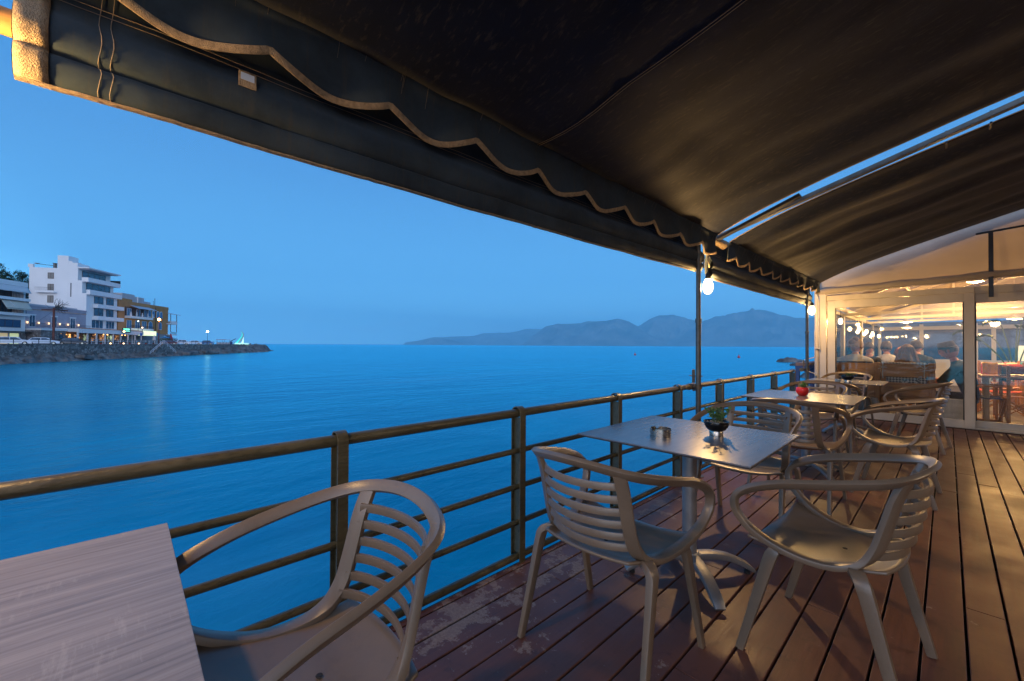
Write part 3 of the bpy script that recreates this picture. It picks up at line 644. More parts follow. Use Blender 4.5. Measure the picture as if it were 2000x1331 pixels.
# ================================================================== GLASS ENCLOSURE
PVC=mat('cream_aluminium',(.66,.61,.52),.38,var=.03,scale=2,dirt=.18,spec=.5,rvar=.06)
GLS=glassmat('window_glass'); GLD=glassmat('window_glass_far',(.80,.85,.88),1.0,.03)
GY=9.50
def fabric(name,col,trans=.45):
    m=bpy.data.materials.new(name); m.use_nodes=True; t=m.node_tree; t.nodes.clear(); L=t.links
    o=t.nodes.new('ShaderNodeOutputMaterial'); d=t.nodes.new('ShaderNodeBsdfDiffuse'); tr=t.nodes.new('ShaderNodeBsdfTranslucent')
    tcn=t.nodes.new('ShaderNodeTexCoord'); n=t.nodes.new('ShaderNodeTexNoise'); n.inputs['Scale'].default_value=1.6; n.inputs['Detail'].default_value=7; L.new(tcn.outputs['Object'],n.inputs['Vector'])
    r=t.nodes.new('ShaderNodeValToRGB'); r.color_ramp.elements[0].position=.3; r.color_ramp.elements[1].position=.7
    r.color_ramp.elements[0].color=tuple(c*.82 for c in col)+(1,); r.color_ramp.elements[1].color=tuple(col)+(1,); L.new(n.outputs['Fac'],r.inputs[0])
    L.new(r.outputs[0],d.inputs[0]); L.new(r.outputs[0],tr.inputs[0]); x=t.nodes.new('ShaderNodeMixShader'); x.inputs[0].default_value=trans; L.new(d.outputs[0],x.inputs[1]); L.new(tr.outputs[0],x.inputs[2]); L.new(x.outputs[0],o.inputs[0]); return m
WF=fabric('white_tent_fabric',(.56,.50,.43),.22)
enc=empty('glass_enclosure',(0,0,0),0,'cream framed glass dining enclosure with white fabric roof at the end of the deck','enclosure')
m=MB(); m.box(-1.645,GY-.05,0,-1.545,GY+.06,2.28); m.box(.285,GY+.035,2.085,3.2,GY+.10,2.205); m.box(-1.545,GY+.0,2.112,.285,GY+.07,2.205)
m.build('corner_post',PVC,enc,bevel=.004)
MB().box(-1.70,GY-.085,-.028,3.1,GY+.09,.012).build('timber_sill',mat('sill_timber',(.05,.028,.018),.6,bump=.3),enc)
MB().box(-1.545,GY-.04,.0125,3.1,GY+.085,.030).build('track',PVC,enc)
MB().tube([(-1.69,GY-.03,0.02),(-1.69,GY-.03,2.30)],.036,18).build('downpipe',PVC,enc,True)
# beam with rolled cloth
P=[(-1.66+.1*i,GY-.03,2.285+.034*.1*i+.006*math.sin(i*.7)) for i in range(50)]
MB().tube(P,[.055+.006*math.sin(i*1.3)+.003*math.sin(i*3.1) for i in range(50)],14).build('rolled_cloth_beam',WF,enc,True,60)
MB().obox((-1.66,GY-.035,2.222),(3.2,GY-.035,2.385),.035,.012).build('beam_edge',PVC,enc)
def gab(u,v):
    x=-1.66+4.9*u; zb=2.33+.034*(x+1.66); zt=2.52+.30*(x+1.66)+.13*(1-math.exp(-(x+1.66)/.5))
    return (x,GY-.02+.012*math.sin(x*3+v*4)+.01*nz(x*3,v*5),zb+(zt-zb)*v)
MB().grid(gab,60,16).build('gable_cloth',WF,enc,True,80)
e=MB()
for i in range(30):
    x=-1.4+.16*i; e.lathe([(0,0),(.008,0),(.008,.004),(0,.004)],8,(x,GY-.05,2.47+.13*(x+1.66)))
bk=MB(); bk.box(.425,GY-.075,2.02,.475,GY-.062,2.99); bk.obox((.30,GY-.068,2.99),(1.6,GY-.068,3.09),.012,.03)
bk.build('dark_bracket',MATS['dark_steel'],enc,bevel=.002)
# side wall
sw=MB(); XS=-1.70
for y in (9.66,12.4,15.4,18.0,20.0): sw.box(XS-.03,y-.04,0,XS+.03,y+.04,2.05)
sw.box(XS-.029,9.56,1.99,XS+.029,20.04,2.06); sw.box(XS-.028,9.56,0,XS+.028,20.04,.10)
sw.build('side_frame',PVC,enc,bevel=.003)
for a,b_ in ((9.70,12.36),(12.44,15.36),(15.44,17.96),(18.04,19.96)): MB().box(XS-.003,a,.10,XS+.003,b_,1.99).build('side_pane',GLD,enc)
MB().tube([(XS+.10,9.75,2.10),(XS+.10,15.3,2.08)],.055,14).build('roller_blind_tube',PVC,enc,True)
# far wall
FY=20.0
fw=MB()
for x in (-1.70,-.62,.62,1.0,2.2,3.2): fw.box(x-.05,FY-.03,0,x+.05,FY+.03,2.05)
fw.box(-1.7,FY-.04,1.86,3.2,FY+.04,1.98); fw.box(-1.7,FY-.035,.78,3.2,FY+.035,.86); fw.build('far_frame',PVC,enc,bevel=.003)
MB().box(-1.7,FY-.004,.86,3.2,FY+.004,1.86).build('far_pane',GLD,enc)
MB().box(-1.7,FY-.02,0,3.2,FY+.02,.78).build('far_parapet',PVC,enc)
MB().box(-1.7,FY-.01,1.98,3.2,FY+.01,2.35).build('far_transom',GLD,enc)
def ceil(u,v):
    x=-1.72+5.0*u; y=9.56+10.5*v; return (x,y,2.24+.335*(x+1.72)-.0*(x) +.03*math.sin(y*2.9)+.02*math.sin(y*6+x))
MB().grid(ceil,30,60).build('roof_cloth',WF,enc,True,80)
MB().grid(lambda u,v:(-1.7+4.9*u,17.36+.02*math.sin(u*40),2.12+(.02+1.62*u)*v),40,8).build('inner_gable_cloth',WF,enc,True,80)
MB().grid(lambda u,v:(-1.7+4.9*u,14.32+.015*math.sin(u*55),(2.26+1.62*u)-.22*v),60,4).build('cloth_valance',WF,enc,True,80)
bm_=MB()
for y in (11.1,13.2,15.3,17.4,19.5): bm_.obox((-1.70,y,2.17),(3.2,y,3.80),.06,.09)
for y in (12.15,14.3,16.5): bm_.obox((-1.70,y,2.00),(3.2,y,2.10),.045,.06)
for x,y in ((.10,14.3),(1.5,12.15),(-.5,16.5)): bm_.box(x-.02,y-.02,2.05,x+.02,y+.02,2.24+.335*(x+1.7))
for x in (-.6,.9,2.4): bm_.obox((x,9.6,2.20+.335*(x+1.72)),(x,20,2.20+.335*(x+1.72)),.05,.06)
bm_.build('roof_beams',PVC,enc)
tag(MB().box(-1.72,GY+.091,-.12,3.3,20.1,-.006).build('dining_floor',woodmat('greyed_planks',(.11,.085,.06),(.26,.21,.16),rough=.5,axis=0,scale=2,ratio=6),None),kind='structure')
def sdoor(x0,x1,y,z1,label,left=True):
    root=empty('sliding_glass_door',((x0+x1)/2,y,0),0,label,'glass door'); w_=(x1-x0)/2; s=.112
    m=MB(); m.box(-w_,-.03,.031,-w_+s,.03,z1); m.box(w_-(s if left else s),-.03,.031,w_,.03,z1); m.box(-w_+s,-.0295,.031,w_-s,.0295,.135); m.box(-w_+s,-.0295,z1-.135,w_-s,.0295,z1)
    m.build('frame',PVC,root,bevel=.004)
    g=MB()
    for a,b_ in ((-w_+s,-w_+s+.012),(w_-s-.012,w_-s)): g.box(a,-.032,.135,b_,.032,z1-.135)
    g.build('gasket',SOCK,root)
    MB().box(-w_+s,-.004,.135,w_-s,.004,z1-.135).build('pane',GLS,root)
    return root
sdoor(-1.527,.285,GY,2.105,'wide cream framed sliding glass door with the seated diners behind it')
sdoor(.180,2.05,GY+.066,2.085,'second sliding glass door at the right edge, red canvas chairs behind it')
cr=empty('awning_crank',(-1.74,GY-.09,0),0,'white cranked metal handle hanging by the enclosure corner','crank handle')
MB().tube([(.03,0,1.55),(.035,0,1.09),(.02,0,1.06),(-.13,0,1.01),(-.15,0,.99),(-.15,0,.84),(-.13,0,.82),(.02,0,.76),(.045,0,.73),(.05,0,.63)],.0075,8).build('rod',PVC,cr,True,60)
MB().tube([(-.15,0,.98),(-.15,0,.85)],.016,10).build('grip',mat('grey_plastic',(.35,.33,.30),.5),cr,True)
MB().tube([(.05,0,.72),(.052,0,.60)],.014,10).build('lower_grip',mat('blue_grey_plastic',(.2,.25,.32),.5),cr,True)
MB().box(.035,-.01,1.22,.10,.02,1.25).build('wall_clip',PVC,cr)
o=MB().tube([(-1.60,8.62,2.30),(-1.66,9.0,2.36),(-1.69,9.36,2.30),(-1.64,9.40,2.1),(-1.655,9.41,1.6),(-1.63,9.41,1.2)],.009,6).build('power_cable',mat('white_cable',(.7,.68,.62),.5),None,True); tag(o,'white cable running down the enclosure corner from the last bulb','cable')

# interior lights: pendants
WARM=(1.0,.52,.16)
PEND=emit('pendant_glow',(1.0,.66,.30),26.0)
def pendant(x,y,z,label,power,cone=True):
    root=empty('pendant_lamp',(x,y,z),0,label,'pendant lamp','pendant lamps in the dining room')
    MB().lathe([(0,-.01),(.035,-.006),(.05,.012),(.045,.03),(0,.036)],14).build('bulb_glass',PEND,root,True)
    MB().lathe([(.11,.012),(.10,.03),(.03,.075),(.012,.09),(.012,.10)],18).build('lamp_shade',mat('white_enamel',(.75,.72,.66),.35),root,True,60)
    zt=2.24+.335*(x+1.72)-z; MB().tube([(0,0,.09),(0,0,zt)],.004,6).build('cord',PVC,root)
    l=bpy.data.lights.new('pendant_light','POINT'); l.energy=power; l.color=WARM; l.shadow_soft_size=.05
    lo=bpy.data.objects.new('pendant_light',l); C.objects.link(lo); lo.parent=root; lo.location=(0,0,-.07)
    return root
pendant(-.66,13.2,1.83,'small shaded pendant lamp above the diner in the patterned shirt',88)
pendant(-.76,15.6,1.78,'tiny pendant lamp deeper in the dining room, below the nearer one',68)
pendant(.95,13.4,1.85,'pendant lamp hanging before the large leaved plant',107)
pendant(.35,11.3,2.45,'pendant lamp glowing high under the cloth roof behind the first door top',113)
pendant(2.0,12.0,2.65,'pendant lamp high under the cloth roof near the second door',123)
pendant(.6,16.6,2.3,'deep pendant lamp under the cloth roof by the far windows',118)

# bulbs string along the side windows
DB=bulbglass('bulb_glow_far',(1.0,.66,.28),6.0)
for i,(x,y,z) in enumerate([(-1.58,11.2,1.87),(-1.60,14.1,1.80),(-1.60,15.5,1.76),(-1.60,16.9,1.73),(-1.60,18.6,1.69)]):
    bulb((x,y,z),['big bulb hanging inside the window left of the diners','first of the row of small bulbs receding behind the window','second of the row of small bulbs receding behind the window','third of the row of small bulbs receding behind the window','farthest small bulb of the row, just over a diner head'][i],.85,DB,.24,6,'festoon bulbs inside the side windows')
# ================================================================== FURNITURE INSIDE
PINE=woodmat('orange_pine',(.28,.11,.035),(.52,.26,.09),rough=.42,axis=0,scale=3,ratio=9)
PINEV=woodmat('orange_pine_upright',(.26,.10,.03),(.48,.23,.08),rough=.42,axis=2,scale=3,ratio=9)
def pattern(name,c1,c2,sc=60):
    m,t,b=principled(name); L=t.links; tcn=t.nodes.new('ShaderNodeTexCoord')
    mp=t.nodes.new('ShaderNodeMapping'); mp.inputs['Rotation'].default_value=(.0,.785,.0); L.new(tcn.outputs['Object'],mp.inputs[0])
    c=t.nodes.new('ShaderNodeTexChecker'); c.inputs['Scale'].default_value=sc; L.new(mp.outputs[0],c.inputs[0]); c.inputs[1].default_value=c1+(1,); c.inputs[2].default_value=c2+(1,); L.new(c.outputs[0],b.inputs['Base Color']); b.inputs['Roughness'].default_value=.85; return m
PAT=pattern('diamond_cushion',(.62,.60,.56),(.10,.11,.13),34)
NAVY=mat('navy_cushion',(.05,.06,.10),.85)
def bench(x0,x1,y,label,cush,ties=True):
    root=empty('wooden_bench',(x0,y,0),0,label,'bench'); w_=x1-x0
    b=MB(); b.box(0,0,.735,w_-.085,.035,.965); b.box(0,.002,.405,w_-.085,.034,.635); b.box(0,.0,.30,w_-.085,.036,.375); b.build('back_planks',PINE,root,bevel=.004)
    p=MB(); p.box(w_-.085,-.01,0,w_,.075,.985); p.box(0.0,.04,0,.07,.11,.9); p.box(w_-.08,.50,0,w_,.57,.62); p.box(0,.50,0,.07,.57,.62); p.box(w_-.08,.076,.56,w_,.56,.62); p.build('posts',PINEV,root,bevel=.004)
    s=MB(); s.box(0,.04,.36,w_,.58,.40); s.build('seat_boards',PINE,root,bevel=.004)
    c=MB()
    def cf(u,v):
        x=.012+(w_-.115)*u; k=v*4; pts=[(-.012,.925),(-.014,.972),(.02,.998),(.075,.985),(.085,.42)]; i=min(3,int(k)); f=k-i
        return (x,pts[i][0]+(pts[i+1][0]-pts[i][0])*f+.004*nz(x*14,v*4),pts[i][1]+(pts[i+1][1]-pts[i][1])*f+.006*nz(x*11,v*3))
    def cf2(u,v):
        x=.012+(w_-.115)*u; return (x,.060+.014*nz(x*8,v*3),.37+.40*v)
    c.grid(lambda u,v:cf(u,.28+v*.72),30,12); c.grid(cf2,24,10); c.box(.01,.1,.40,w_-.1,.56,.47)
    c.build('cushion',cush,root,True,60)
    if ties:
        t=MB()
        for x in (.03,w_-.13):
            t.tube([(x,-.012,.99),(x+.004,-.016,.9),(x-.003,-.014,.78),(x+.004,-.010,.70)],.008,6)
            t.tube([(x-.06,-.02,.87),(x,-.022,.90),(x+.05,-.02,.93)],.006,6); t.tube([(x-.05,-.02,.93),(x,-.022,.90),(x+.06,-.02,.895)],.006,6)
        t.build('cushion_ties',mat('cotton_tie',(.65,.62,.56),.8),root,True)
    return root
bench(-1.62,-.845,9.95,'wooden bench back with dark navy cushion, left one behind the glass',NAVY,False)
bench(-.835,-.145,9.95,'wooden bench back with diamond patterned cushion tied on, right one behind the glass',PAT)
o=MB(); o.lathe([(0,0),(.13,0),(.15,.1),(.14,.3),(.12,.36),(0,.36)],14); o=o.build('log_stump',woodmat('stump_wood',(.16,.12,.08),(.34,.27,.2),axis=2),None,True,50); o.location=(-.98,9.78,-.005); tag(o,'grey weathered log stump under the bench','stump')
o=MB().box(0,0,0,.24,.05,.42).build('menu_board',mat('white_board',(.60,.58,.54),.7),None,bevel=.004); o.location=(-.07,9.86,-.005); tag(o,'pale upright panel standing behind the glass next to the bench end','panel')

def dtable(x0,x1,y0,y1,z,label,top,legm):
    root=empty('dining_table',(x0,y0,0),0,label,'dining table'); w_=x1-x0; d=y1-y0
    MB().box(0,0,z-.035,w_,d,z).build('tabletop',top,root,bevel=.004)
    for a in (.05,w_-.11):
        for c in (.05,d-.11): MB().box(a,c,-.005,a+.06,c+.06,z-.036).build('leg',legm,root,bevel=.003)
    return root
WLN=mat('white_linen',(.66,.62,.55),.8,bump=.2)
dtable(-1.55,-.16,10.82,11.50,.80,'long table with white patterned cloth between the diners',WLN,PINEV)
rn=MB().box(0,0,0,1.30,.18,.006).build('table_runner',PAT,None); rn.location=(-1.50,10.88,.801); tag(rn,'grey and white patterned runner lying on the diners table','table runner')
dtable(.36,1.7,10.35,11.0,.80,'bare wooden table behind the second glass door',PINE,woodmat('pale_leg',(.34,.22,.12),(.5,.36,.22),axis=2))
tr=MB().box(0,0,0,.8,.30,.018).build('serving_tray',mat('tray_dark',(.06,.045,.035),.4),None,bevel=.003); tr.location=(.58,10.45,.801); tag(tr,'dark flat tray on the bare wooden table','tray')
mt_=lambda r_,h: MB().lathe([(0,0),(r_*.7,0),(r_,h),(r_*.93,h),(r_*.64,.01),(0,.01)],18)
for i,(x,y,r_,h,mm,lb,ct) in enumerate([(-.30,11.0,.055,.09,mat('stone_cup',(.35,.36,.38),.5),'grey cup on the diners table before the man in the hat','cup'),(-.70,11.12,.11,.05,WLN,'white bowl on the diners table','bowl'),(-.42,11.33,.09,.05,mat('orange_ceramic',(.65,.30,.04),.4),'orange bowl of food at the end of the diners table','bowl'),(-1.05,11.2,.10,.03,WLN,'shallow white plate on the diners table','plate')]):
    o=mt_(r_,h).build(ct,mm,None,True,40); o.location=(x,y,.807); tag(o,lb,ct)

def director(x,y,rz,fab,label,wood=PINE):
    root=empty('folding_chair',(x,y,-.005),R(rz),label,'folding chair','wooden folding chairs in the dining room')
    f=MB()
    for s in (-.28,.28):
        f.box(s-.018,-.24,.0,s+.018,-.20,.98); f.box(s-.018,.20,.0,s+.018,.24,.66); f.box(s-.025,-.26,.62,s+.025,.26,.645); f.box(s-.016,-.20,.0,s+.016,.20,.035)
    f.build('frame',wood,root,bevel=.003)
    g=MB()
    for yy in (-.222,.222): g.obox((-.27,yy,.03),(.27,yy,.43),.018,.034,up=(0,1,0)); g.obox((.27,yy+.02,.03),(-.27,yy+.02,.43),.018,.034,up=(0,1,0))
    g.build('cross_legs',wood,root)
    MB().grid(lambda u,v:(-.28+.56*u,-.20+.40*v,.44-.03*math.sin(math.pi*u)),10,4).build('seat',fab,root,True,solid=.004)
    MB().grid(lambda u,v:(-.285+.57*u,-.226-.03*math.sin(math.pi*u),.70+.24*v+.01*math.sin(u*9)),12,5).build('backrest',fab,root,True,solid=.004)
    return root
CORAL=mat('coral_canvas',(.62,.085,.05),.8,var=.08); MAR=mat('maroon_canvas',(.13,.03,.025),.8,var=.2,scale=30); TEAL=mat('teal_canvas',(.06,.32,.33),.8); YEL=mat('yellow_canvas',(.70,.38,.04),.8); PATCH=pattern('patchwork_canvas',(.62,.10,.06),(.55,.48,.38),7)
director(.86,11.32,180,MAR,'folding chair with dark maroon canvas back behind the bare wooden table')
director(.70,12.35,175,CORAL,'folding chair with plain coral red canvas back, second row')
director(1.35,12.5,185,CORAL,'coral canvas folding chair at the right image edge, second row')
director(.75,13.6,180,PATCH,'folding chair with red and beige patchwork canvas')
director(1.30,13.9,170,TEAL,'folding chair with teal canvas back')
director(.42,10.55,95,NAVY,'wooden folding armchair under the man in the hat')
o=MB().grid(lambda u,v:(.17*u,.02*math.sin(u*5)+.03*v,-.005+.20*v-.0+.01*math.sin(u*7)),8,6).build('folded_napkin',YEL,None,True,solid=.02); o.location=(.42,10.98,.807); tag(o,'mustard yellow cloth draped at the end of the bare wooden table','cloth')

# plant with paddle leaves
pr=empty('paddle_leaf_plant',(1.15,16.2,0),0,'tall plant with large paddle leaves before the far window','plant')
pt=MB().lathe([(0,0),(.2,0),(.26,.4),(.24,.42),(.22,.38),(0,.36)],18).build('pot',mat('terracotta',(.30,.13,.07),.7),pr,True,50)
st=MB(); lf=MB(); rr_=random.Random(5)
for i,(dx,dy,h) in enumerate([(-.75,0,1.62),(-.55,.1,1.40),(-.25,-.1,1.85),(.05,.1,1.75),(.3,-.1,1.60),(.6,0,1.45),(-.35,.2,1.5),(.15,.3,1.95)]):
    P=spline([(0,0,.36),(dx*.3,dy*.3,.36+(h-.36)*.5),(dx*.8,dy*.8,h-.10),(dx,dy,h)],5); st.tube(P,[.016-.010*k/len(P) for k in range(len(P))],6)
    a=math.atan2(dy,dx)
    def lw(u,v,dx=dx,dy=dy,h=h,a=a):
        t=v; L_=.42; wd=.11*math.sin(math.pi*min(1,t*.92+.05))**.7; s=(u-.5)*2*wd
        lx=dx+math.cos(a)*L_*t*.75-math.sin(a)*s; ly=dy+math.sin(a)*L_*t*.75+math.cos(a)*s
        return (lx,ly,h+.28*t-.30*t*t*1.1+.05*abs(u-.5)*2+.01*math.sin(t*20+i))
    lf.grid(lw,6,12)
st.build('stems',mat('stalk_green',(.08,.12,.04),.5),pr,True); lf.build('leaves',mat('paddle_leaf',(.025,.06,.02),.45,var=.25),pr,True,60,solid=.003)
bsh=MB()
for i in range(420):
    a=rr_.uniform(0,6.28); q=rr_.uniform(0,.42); z=.45+rr_.uniform(0,.36)*(1-q); p=Vector((q*math.cos(a)*1.5,q*math.sin(a),z)); d=Vector((rr_.uniform(-1,1),rr_.uniform(-1,1),rr_.uniform(0,1))).normalized()*.06; s_=d.cross(Vector((0,0,1))).normalized()*.02
    bsh.add([p,p+d*.5+s_,p+d,p+d*.5-s_],[(0,1,2,3)])
bs=bsh.build('leafy_bush',mat('bush_leaf',(.04,.07,.02),.6,var=.3),None); bs.location=(.95,15.2,0); tag(bs,'low leafy bush in a pot in front of the paddle leaf plant','bush')
bp_=MB().lathe([(0,0),(.2,0),(.25,.44),(.2,.45),(0,.43)],16).build('pot',MATS['terracotta'],bs,True)

# ================================================================== PEOPLE
SK=mat('skin',(.52,.27,.18),.5,var=.06,scale=12); SKR=mat('skin_flushed',(.50,.20,.13),.5,var=.06,scale=12)
def head_mesh(mb,c,yaw,pit,s=1.0,mi=0):
    """ellipsoid shaped with brow, nose, chin, ears"""
    M=Matrix.Translation(Vector(c))@Matrix.Rotation(yaw,4,'Z')@Matrix.Rotation(pit,4,'X'); n=20;k=14; vs=[]
    for i in range(k+1):
        th=math.pi*i/k
        for j in range(n):
            ph=2*math.pi*j/n; x=math.sin(th)*math.cos(ph); y=math.sin(th)*math.sin(ph); z=-math.cos(th)
            px,py,pz=x*.076,y*.097,z*.118
            if z<0: px*=1-.30*z*z; py*=1-.12*z*z
            f=max(0,y)
            if f>.8: 
                py+=.016*math.exp(-((x/.16)**2+((z+.12)/.22)**2))                  # nose
                py+=.006*math.exp(-((z-.22)/.10)**2)-.008*math.exp(-(((abs(x)-.36)/.16)**2+((z-.06)/.12)**2))
                py+=.004*math.exp(-((x/.3)**2+((z+.50)/.07)**2))
            vs.append(M@Vector((px*s,py*s,pz*s)))
    mb.add(vs,[(i*n+j,i*n+(j+1)%n,(i+1)*n+(j+1)%n,(i+1)*n+j) for i in range(k) for j in range(n)],mi)
    for sx in (-1,1):
        p=M@Vector((sx*.078*s,-.005*s,-.005*s)); mb.ball(p,(.014*s,.016*s,.030*s),8,mi,5)
        e=M@Vector((sx*.030*s,.088*s,.012*s)); mb.ball(e,(.010*s,.010*s,.007*s),6,4,4)
    l=M@Vector((0,.094*s,-.060*s)); mb.ball(l,(.022*s,.006*s,.006*s),8,5,4)
    return M
LIP=mat('lips',(.40,.12,.09),.5); EYEM=mat('eyes',(.04,.03,.03),.2)
def person(x,y,rz,label,shirt,trous,lean=.10,headp=(0,0),arms='table',hair=None,skin=SK,sleeve=.5,s=1.0,z0=.40,ay=.36,bulk=1.0):
    root=empty('person',(x,y,z0),R(rz),label,'person')
    V=[];E_=[];Rd=[];Lb=[]
    def node(p,r,parent=None,lab='shirt'):
        V.append(p);Rd.append(r);i=len(V)-1
        if parent is not None: E_.append((parent,i)); Lb.append(lab)
        return i
    pel=node((0,0,.13),.125*bulk)
    wa=node((0,.02+lean*.2,.28),.125*bulk,pel); ch=node((0,lean*.6,.44),.140*bulk,wa); ucx=node((0,lean*.9,.545),.105*bulk,ch)
    nk=node((0,lean*1.05+.01,.625),.054,ucx,'shirt'); hb=node((0,lean*1.15+.02,.69),.052,nk,'skin')
    hips=[]
    for sx in (-1,1):
        hp=node((sx*.09,.02,.09),.092,pel,'tr'); kn=node((sx*.12,.44,.12),.062,hp,'tr'); an=node((sx*.12,.47,-.30),.042,kn,'tr'); node((sx*.12,.58,-.355),.034,an,'shoe')
        sh=node((sx*.165*bulk,lean*.9,.525),.062,ucx,'shirt')
        if arms=='table':
            el=node((sx*.235,lean+.16,.30),.045,sh,'shirt'); fr=node((sx*.20,lean+.26,.335),.037,el,'shirt' if sleeve>.6 else 'skin'); wr=node((sx*.10,lean+ay,.375),.026,fr,'skin')
            hd=(sx*.085,lean+ay+.05,.375); dirv=Vector((-sx*.25,1,.0)).normalized()
        else:
            el=node((sx*.25,lean*.5-.03,.27),.045,sh,'shirt'); wr=node((sx*.19,lean+.20,.17),.028,el,'skin'); hd=(sx*.18,lean+.26,.165); dirv=Vector((0,1,-.15)).normalized()
        pm_=node(hd,.024,wr,'skin'); side=dirv.cross(Vector((0,0,1))).normalized()
        for q,(o_,L_) in enumerate(((-.027,.060),(-.009,.075),(.009,.070),(.027,.055))):
            b0=Vector(hd)+side*o_+dirv*.022; k1=node(tuple(b0),.0098,pm_,'skin'); k2=node(tuple(b0+dirv*L_*.5+Vector((0,0,.004))),.0085,k1,'skin'); node(tuple(b0+dirv*L_-Vector((0,0,.012))),.007,k2,'skin')
        t0=Vector(hd)-side*sx*-.024-dirv*.012; tb=node(tuple(t0),.010,pm_,'skin'); node(tuple(t0-side*sx*-.022+dirv*.030),.0085,tb,'skin')
    me=bpy.data.meshes.new('pb'); me.from_pydata(V,E_,[]); o=bpy.data.objects.new('pb',me); C.objects.link(o)
    bm=bmesh.new(); bm.from_mesh(me); ly=bm.verts.layers.skin.verify(); bm.verts.ensure_lookup_table()
    for i,v in enumerate(bm.verts): v[ly].radius=(Rd[i],Rd[i]*(.80 if i in (0,1,2,3) else 1)); v[ly].use_root=(i==0)
    bm.to_mesh(me); bm.free()
    sk=o.modifiers.new('s','SKIN'); sk.use_smooth_shade=True; sb=o.modifiers.new('b','SUBSURF'); sb.levels=1; sb.render_levels=1
    dg=bpy.context.evaluated_depsgraph_get(); ev=o.evaluated_get(dg); m2=bpy.data.meshes.new_from_object(ev)
    mb=MB(); segs=[(Vector(V[a]),Vector(V[b]),Lb[k]) for k,(a,b) in enumerate(E_)]
    idx={'skin':0,'shirt':1,'tr':2,'shoe':3}
    vs=[v.co.copy() for v in m2.vertices]
    for p in m2.polygons:
        c=p.center; best=9;lb='skin'
        for a,b,l in segs:
            ab=b-a; t=max(0,min(1,(c-a).dot(ab)/max(1e-9,ab.length_squared))); d=(a+ab*t-c).length
            if d<best: best=d;lb=l
        mb.f.append(tuple(p.vertices)); mb.m.append(idx[lb])
    mb.v=[tuple(v+Vector((.006*nz(v.x*14,v.y*14,v.z*14),.008*nz(v.z*17,v.x*13,2),0))) for v in vs]
    bpy.data.objects.remove(o); bpy.data.meshes.remove(m2)
    hc=(0,lean*1.25+.04,.775); HM=head_mesh(mb,hc,headp[0],headp[1],1.04,0)
    body=mb.build('body',[skin,shirt,trous,SOCK,EYEM,LIP],root,True,70)
    if hair: hair(root,HM)
    root.scale=(s,s,s)
    return root
def hairmat(c): return mat('hair_%d'%int(c[0]*1000),c,.55,var=.22,scale=9,stretch=(5,5,.6),bump=.6,bscale=70)
def cap(mb,M,low=-.15,ext=1.12,front=.35):
    n=22;k=10;vs=[]
    for i in range(k+1):
        for j in range(n):
            ph=2*math.pi*j/n; y=math.sin(ph); lim=low if y<.3 else low+(front+.15)*(y-.3)/.7*1.3
            zz=1-(1-lim)*i/k; r_=math.sqrt(max(0,1-zz*zz)); wob=1+.05*nz(math.cos(ph)*3,y*3,zz*4)
            vs.append(M@Vector((.082*ext*r_*math.cos(ph)*wob,.104*ext*r_*y*wob-.006,.124*ext*zz*wob)))
    mb.add(vs,[(i*n+j,i*n+(j+1)%n,(i+1)*n+(j+1)%n,(i+1)*n+j) for i in range(k) for j in range(n)])
def short(c):
    def f(root,M): m=MB(); cap(m,M,-.5,1.10); m.build('hair',hairmat(c),root,True,80)
    return f
def bun(c):
    def f(root,M): m=MB(); cap(m,M,-.35,1.14); m.ball(M@Vector((0,-.12,.03)),(.05,.045,.05),12,0,8); m.ball(M@Vector((.03,-.10,.09)),(.05,.04,.04),12,0,8); m.build('hair',hairmat(c),root,True,80)
    return f
def longh(c):
    def f(root,M):
        m=MB(); cap(m,M,-.2,1.16); 
        def g(u,v):
            a=math.pi*(1.0+1.0*u)+.0; a=math.pi*.92+math.pi*1.16*u; w_=1.05+.95*v+.10*math.sin(u*34)*v+.08*nz(u*9,v*3,1)
            return tuple(M@Vector((.092*w_*math.cos(a),.108*w_*math.sin(a)-.01,.03-.34*v-.02*math.sin(u*21))))
        m.grid(g,48,16); m.grid(lambda u,v:tuple(M@Vector((.09*(u*2-1)*(1+1.1*v),-.10-.035*(1-(u*2-1)**2)-.02*v+.006*math.sin(u*40),.06-.36*v))),30,14)
        m.build('hair',hairmat(c),root,True,80)
    return f
def hat(root,M):
    m=MB(); m.M=M; m.lathe([(.093,.045),(.098,.06),(.094,.105),(.086,.132),(.04,.138),(0,.135)],24); m.lathe([(.0,.048),(.094,.046),(.114,.036),(.116,.041),(.097,.054)],24)
    m.M=None; m.build('hat',mat('dark_felt_hat',(.035,.028,.022),.85,var=.2,scale=40),root,True,50)
    m=MB(); cap(m,M,-.25,1.0,.6); m.build('hair',hairmat((.20,.14,.10)),root,True,80)
WHT=mat('white_knit',(.62,.56,.47),.85,var=.05,bump=.3); GRY=mat('charcoal_shirt',(.045,.048,.05),.85); DRK=mat('dark_jacket',(.018,.020,.018),.8,var=.2); BLK=mat('black_top',(.02,.02,.022),.85); JEAN=mat('jeans',(.05,.07,.12),.85)
def speck():
    m,t,b=principled('speckled_shirt'); L=t.links; tcn=t.nodes.new('ShaderNodeTexCoord'); v=t.nodes.new('ShaderNodeTexVoronoi'); v.inputs['Scale'].default_value=28; L.new(tcn.outputs['Object'],v.inputs['Vector'])
    r=t.nodes.new('ShaderNodeValToRGB'); r.color_ramp.elements[0].position=.18; r.color_ramp.elements[0].color=(.10,.10,.12,1); r.color_ramp.elements[1].position=.26; r.color_ramp.elements[1].color=(.62,.60,.58,1); L.new(v.outputs['Distance'],r.inputs[0]); L.new(r.outputs[0],b.inputs['Base Color']); b.inputs['Roughness'].default_value=.85; return m
SPK=speck()
person(-1.25,10.22,-6,'fair haired person in a loose white top, back to us on the left bench',WHT,JEAN,.10,(-.35,-.35),'lap',bun((.20,.115,.06)),s=1.15,z0=.39,bulk=1.28)
